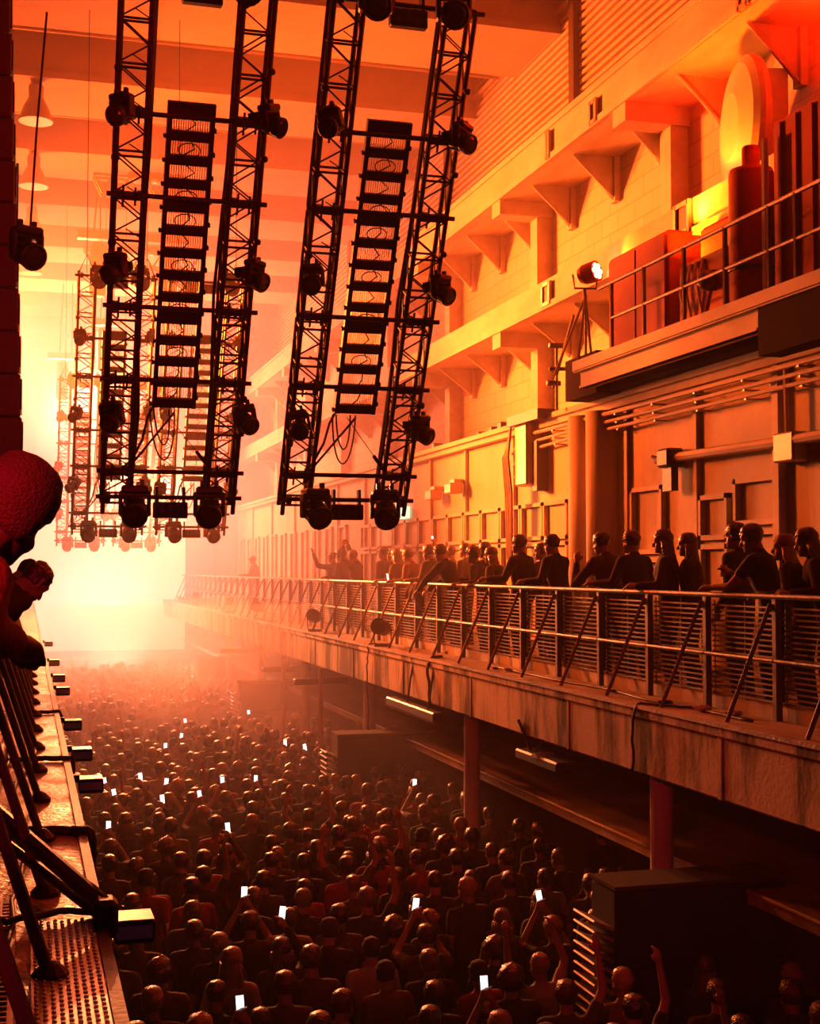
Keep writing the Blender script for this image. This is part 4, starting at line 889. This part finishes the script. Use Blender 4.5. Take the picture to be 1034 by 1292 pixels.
# --- crowd on the dance floor --------------------------------------------------------
CR = random.Random(11)
DOWN = {}
UPPH = dict(L=A((-.24, .26, 1.42), (-.06, .32, 1.72)), R=A((.24, .26, 1.40), (.06, .32, 1.70)))
ONEPH = dict(R=A((.27, .22, 1.45), (.10, .34, 1.74)))
REACH = dict(R=A((.30, .05, 1.66), (.27, .10, 1.93)))
BOTH = dict(L=A((-.33, .05, 1.64), (-.30, .12, 1.90)), R=A((.33, .06, 1.62), (.26, .14, 1.88)))
FOLD = dict(L=A((-.27, .06, 1.12), (.02, .26, 1.20)), R=A((.27, .06, 1.12), (-.02, .28, 1.16)))
BENT = dict(L=A((-.28, -.02, 1.10), (-.16, .24, 1.18)), R=A((.28, .0, 1.10), (.26, .12, .88)))
VAR = [  # pose txt, fig args, hair style, length word, female
 ('standing', dict(), 'short', 'short', False), ('standing', dict(yaw=.35, lean=.04), 'short', 'short', False), ('standing', dict(yaw=-.4, female=True), 'long', 'long', True),
 ('standing', dict(arms=BENT, nod=.1), 'crop', 'cropped', False), ('standing', dict(female=True, yaw=.3, arms=FOLD), 'bun', 'tied-up', True), ('standing', dict(arms=FOLD, yaw=-.15, nod=-.15), 'curly', 'curly', False),
 ('standing', dict(yaw=-.2, lean=.06), 'cap', 'capped', False), ('arm raised', dict(arms=REACH, yaw=.1), 'short', 'short', False), ('both arms raised', dict(arms=BOTH), 'crop', 'cropped', False),
 ('filming', dict(arms=UPPH, nod=.1), 'short', 'short', False), ('filming', dict(arms=ONEPH, female=True), 'long', 'long', True)]
PROTO = []
for txt, fa, style, word, fem in VAR:
    p = person(Fig(**fa), style, ('skin', 'hair_brown', 'black_cloth', 'jeans'), .014, .55, fem)
    for o in [p] + list(p.children):
        o.material_slots[0].link = 'OBJECT'
    PROTO.append(p)
placed = []
def free(x, y, d=.44): return all((x-a)**2 + (y-b)**2 > d*d for a, b in placed)
def blocked(x, y):
    for sx, sy in ((5.16, 11.35), (5.24, 23.0), (5.3, 34.4), (5.42, 44.0)):
        if sx-.55 < x < sx+2.1 and sy-.35 < y < sy+.9: return True
    for i in range(6):
        if (x-6.12)**2 + (y-12.35-5.95*i)**2 < .2: return True
    if x > 5.35 and any(abs(y-q) < .3 and abs(x-5.62) < .35 for q in (26.2, 30.2)): return True
    return False
def floor_at(px, py, z):
    q = FW*F + RT*(px-517) + UP*(646-py); t = (z-CZ)/q.z; return q.x*t, q.y*t
spec = []
PHONES = [(209, 945), (210, 991), (171, 986), (144, 1005), (132, 990), (252, 1007), (281, 989), (323, 987), (355, 942), (380, 948), (314, 902), (234, 913), (229, 932), (198, 1015), (280, 1052), (137, 1047), (158, 871), (212, 870), (196, 887), (347, 1163), (309, 1133), (304, 1276), (526, 1148), (682, 1138), (613, 1250), (524, 992)]
for px, py in PHONES:
    v = 9 if CR.random() < .6 else 10
    x, y = floor_at(px, py, 1.80)
    x = max(.75, x)
    if free(x, y-.35, .3): spec.append((x, y-.35, v, 0, 1.0)); placed.append((x, y-.35))
for px, py, v in ((103, 890, 7), (137, 903, 7), (118, 850, 8), (160, 845, 7), (242, 842, 7), (480, 1035, 7), (878, 1275, 7), (800, 1222, 7), (760, 1050, 0), (970, 1165, 1), (655, 1042, 0), (524, 990, 2)):
    x, y = floor_at(px, py, 1.95 if v in (7, 8) else 1.65); x = max(.75, x)
    if not blocked(x, y): spec.append((x, y, v, 0, 1.0)); placed.append((x, y))
def fill(n, y0, y1, x0, x1, d):
    k = tries = 0
    while k < n and tries < n*60:
        tries += 1
        x = CR.uniform(x0, x1); y = CR.uniform(y0, y1)
        if x > 5.1 and CR.random() > .45: continue
        if not free(x, y, d) or blocked(x, y): continue
        px, py, z = pix((x, y, 1.6))
        if py > 1330 or px > 1060: continue
        v = CR.choices(range(9), (26, 18, 16, 10, 8, 9, 6, 4, 2))[0]
        spec.append((x, y, v, CR.gauss(0, .28), CR.uniform(.95, 1.055))); placed.append((x, y)); k += 1
fill(1000, 9.0, 34, .72, 6.6, .54)
spec.sort(key=lambda s_: s_[1])
spec = spec[:300]
SH = [('black_cloth', 'black')]*6 + [('navy', 'navy')]*3 + [('grey', 'grey')]*3 + [('olive', 'olive')]*2 + [('white', 'white'), ('red', 'red'), ('tan', 'tan')]
HR = [('hair_black', 'black'), ('hair_brown', 'brown'), ('hair_brown', 'brown'), ('hair_blond', 'blond'), ('hair_black', 'black'), ('hair_grey', 'grey')]
first = set(); seen_lab = {}
phones_made = 0
def place_txt(px, py):
    return '%s percent across and %s down' % (num_word(round(px/10.34)), num_word(round(py/12.92)))
ymax = max(s_[1] for s_ in spec)
for (x, y, v, rz, sc) in spec:
    if v in first: p = copy_tree(PROTO[v])
    else: p = PROTO[v]; first.add(v)
    p.location = (x, y, 0); p.rotation_euler = (0, 0, rz); p.scale = (sc, sc, sc)
    sm, sn = CR.choice(SH); hm, hn = CR.choice(HR)
    if 440 < pix((x, y, 1.4))[0] < 530 and 1020 < pix((x, y, 1.4))[1] < 1120 and CR.random() < .6: sm, sn = 'red', 'red'
    p.material_slots[0].material = M['skin' if CR.random() < .8 else 'skin_dark']
    for c in p.children:
        nm = c.name.split('.')[0]
        c.material_slots[0].material = M[hm] if nm == 'hair' else M['cap'] if nm == 'cap' else M[sm] if nm == 'shirt' else M['jeans']
    px, py, _ = pix((x, y, 1.62*sc))
    word = VAR[v][3]; pose = VAR[v][0]
    hd = '%s %s hair' % (word, hn) if word != 'capped' else 'dark cap'
    lab = '%s in %s, %s, %s' % ('person' if pose == 'standing' else pose + ' person', sn, hd, place_txt(px, py)) if pose != 'both arms raised' else 'person, arms up, in %s, %s, %s' % (sn, hd, place_txt(px, py))
    tag(p, lab, 'person', 'crowd on the dance floor')
    if v in (9, 10):
        q = Vector((0, .40, 1.84)) if v == 9 else Vector((.08, .42, 1.86))
        q = Matrix.Rotation(rz, 3, 'Z') @ q * sc + Vector((x, y, 0))
        if phones_made == 0:
            ph0 = empty('phone', (0, 0, 0)); MB().cbox((-.039, -.005, -.078), (.039, .005, .078), .004).build('case', 'phone', ph0); MB().box((-.035, -.0065, -.072), (.035, -.005, .072)).build('screen', 'phone_glow', ph0); ph = ph0
        else: ph = copy_tree(ph0)
        phones_made += 1
        ph.location = q; ph.scale = (.85, .85, .85); ph.rotation_euler = (DEG(-14), DEG(CR.uniform(-12, 12)), rz + CR.uniform(-.3, .3))
        pp = pix(q); tag(ph, 'lit phone held up over the crowd, ' + place_txt(pp[0], pp[1]), 'phone', 'lit phones in the crowd')
for k, p in enumerate(PROTO):
    if k not in first:
        for c in list(p.children): bpy.data.objects.remove(c)
        bpy.data.objects.remove(p)
for px, q in ((569, (-.02, .40, 1.86)), (517, (-.02, .60, 1.2))):
    ph = copy_tree(ph0); ph.location = figpt(PEOPLE[px], q); ph.rotation_euler = (DEG(-10), 0, PEOPLE[px].rotation_euler.z); tag(ph, 'lit phone held %s on the right balcony' % ('overhead at the back' if px == 569 else 'low at the railing'), 'phone', 'lit phones on the balcony')
# the far crowd beyond the three hundred nearest, as one mass
LOW = []
def merged_low(fa, style, fem):
    fg = Fig(**fa); out = []
    for mb, vx in ((fg.body(), .034), (fg.shirt(.55, fem), .034), (fg.trousers(), .04)):
        o = remesh(mb, 'low', 'skin', vx, 1); me = o.data; out.append(([v_.co.copy() for v_ in me.vertices], [tuple(p_.vertices) for p_ in me.polygons])); bpy.data.objects.remove(o)
    h = fg.hair(style); out.insert(1, ([Vector(v_) for v_ in h.v], h.f)); return out     # body, hair, shirt, trousers
for k in (0, 1, 2, 3, 7, 8, 10): LOW.append(merged_low(VAR[k][1], VAR[k][2], VAR[k][4]))
far = []
tries = 0
while len(far) < 300 and tries < 20000:
    tries += 1
    x = CR.uniform(.7, 6.4); y = CR.uniform(ymax+.3, 50)
    if x > 5.2 and CR.random() > .4: continue
    if not free(x, y, .5) or blocked(x, y): continue
    placed.append((x, y)); far.append((x, y))
V_, F_, MI = [], [], []
for x, y in far:
    lo = LOW[CR.choices(range(len(LOW)), (6, 6, 5, 4, 1, 1, 1))[0]]; m = Matrix.Translation((x, y, 0)) @ Matrix.Rotation(CR.gauss(0, .3), 4, 'Z') @ Matrix.Scale(CR.uniform(.95, 1.05), 4)
    sm = CR.choice((2, 2, 3, 4, 5)); hm = CR.choice((1, 1, 6))
    for gi, (vv, ff) in enumerate(lo):
        k0 = len(V_); V_ += [tuple(m @ q) for q in vv]; F_ += [tuple(i+k0 for i in f) for f in ff]; MI += [(0, hm, sm, 7)[gi]]*len(ff)
me = bpy.data.meshes.new('far_crowd'); me.from_pydata(V_, [], F_); me.update()
for mt in ('skin', 'hair_brown', 'black_cloth', 'grey', 'navy', 'red', 'hair_black', 'jeans'): me.materials.append(M[mt])
me.polygons.foreach_set('material_index', MI); me.polygons.foreach_set('use_smooth', [True]*len(MI))
tag(link('far_crowd', me), 'hazy mass of distant concertgoers packed towards the stage', 'crowd', None, 'stuff')

# ------------------------------------------------------------------ haze
def haze(name, a, b, dens, label, g=.4, noise_=None, col=(1, .7, .5)):
    m = bpy.data.materials.new(name); m.use_nodes = True; nt = m.node_tree; nt.nodes.clear()
    out = nt.nodes.new('ShaderNodeOutputMaterial'); v = nt.nodes.new('ShaderNodeVolumeScatter')
    v.inputs['Color'].default_value = (*col, 1); v.inputs['Density'].default_value = dens; v.inputs['Anisotropy'].default_value = g
    nt.links.new(v.outputs[0], out.inputs['Volume'])
    if noise_:
        tc = nt.nodes.new('ShaderNodeTexCoord'); n = nt.nodes.new('ShaderNodeTexNoise'); n.inputs['Scale'].default_value = noise_; n.inputs['Detail'].default_value = 3
        r = nt.nodes.new('ShaderNodeMapRange'); r.inputs['From Min'].default_value = .42; r.inputs['From Max'].default_value = .75; r.inputs['To Min'].default_value = 0; r.inputs['To Max'].default_value = dens
        nt.links.new(tc.outputs['Object'], n.inputs['Vector']); nt.links.new(n.outputs['Fac'], r.inputs['Value']); nt.links.new(r.outputs['Result'], v.inputs['Density'])
    o = MB().box(a, b).build('haze', m)
    return tag(o, label, 'haze', None, 'stuff')
haze('haze near', (-2.59, 2, .01), (8.99, 17.0, 15.5), .0016, 'thin haze over the near half of the hall')
haze('haze mid', (-2.59, 17.01, .01), (8.99, 27.0, 15.5), .010, 'haze around the middle truss frames', col=(.9, .72, .8))
haze('haze far', (-2.59, 27.01, .01), (8.99, 40.0, 15.5), .024, 'thicker orange haze around the farthest truss frames', col=(.78, .66, .95))
haze('haze smoke', (.5, 28, 1.2), (7.9, 39.9, 4.4), .22, 'billowing lit smoke over the far crowd', .4, .45)
haze('haze smoke stage', (.4, 40.1, 1.4), (5.6, 54, 4.0), .20, 'bright smoke rolling off the stage', .4, .35)
haze('haze stage', (-2.59, 40.01, .01), (8.99, 58.5, 15.5), .045, 'dense glowing haze in front of the stage screen', col=(.70, .50, 1))
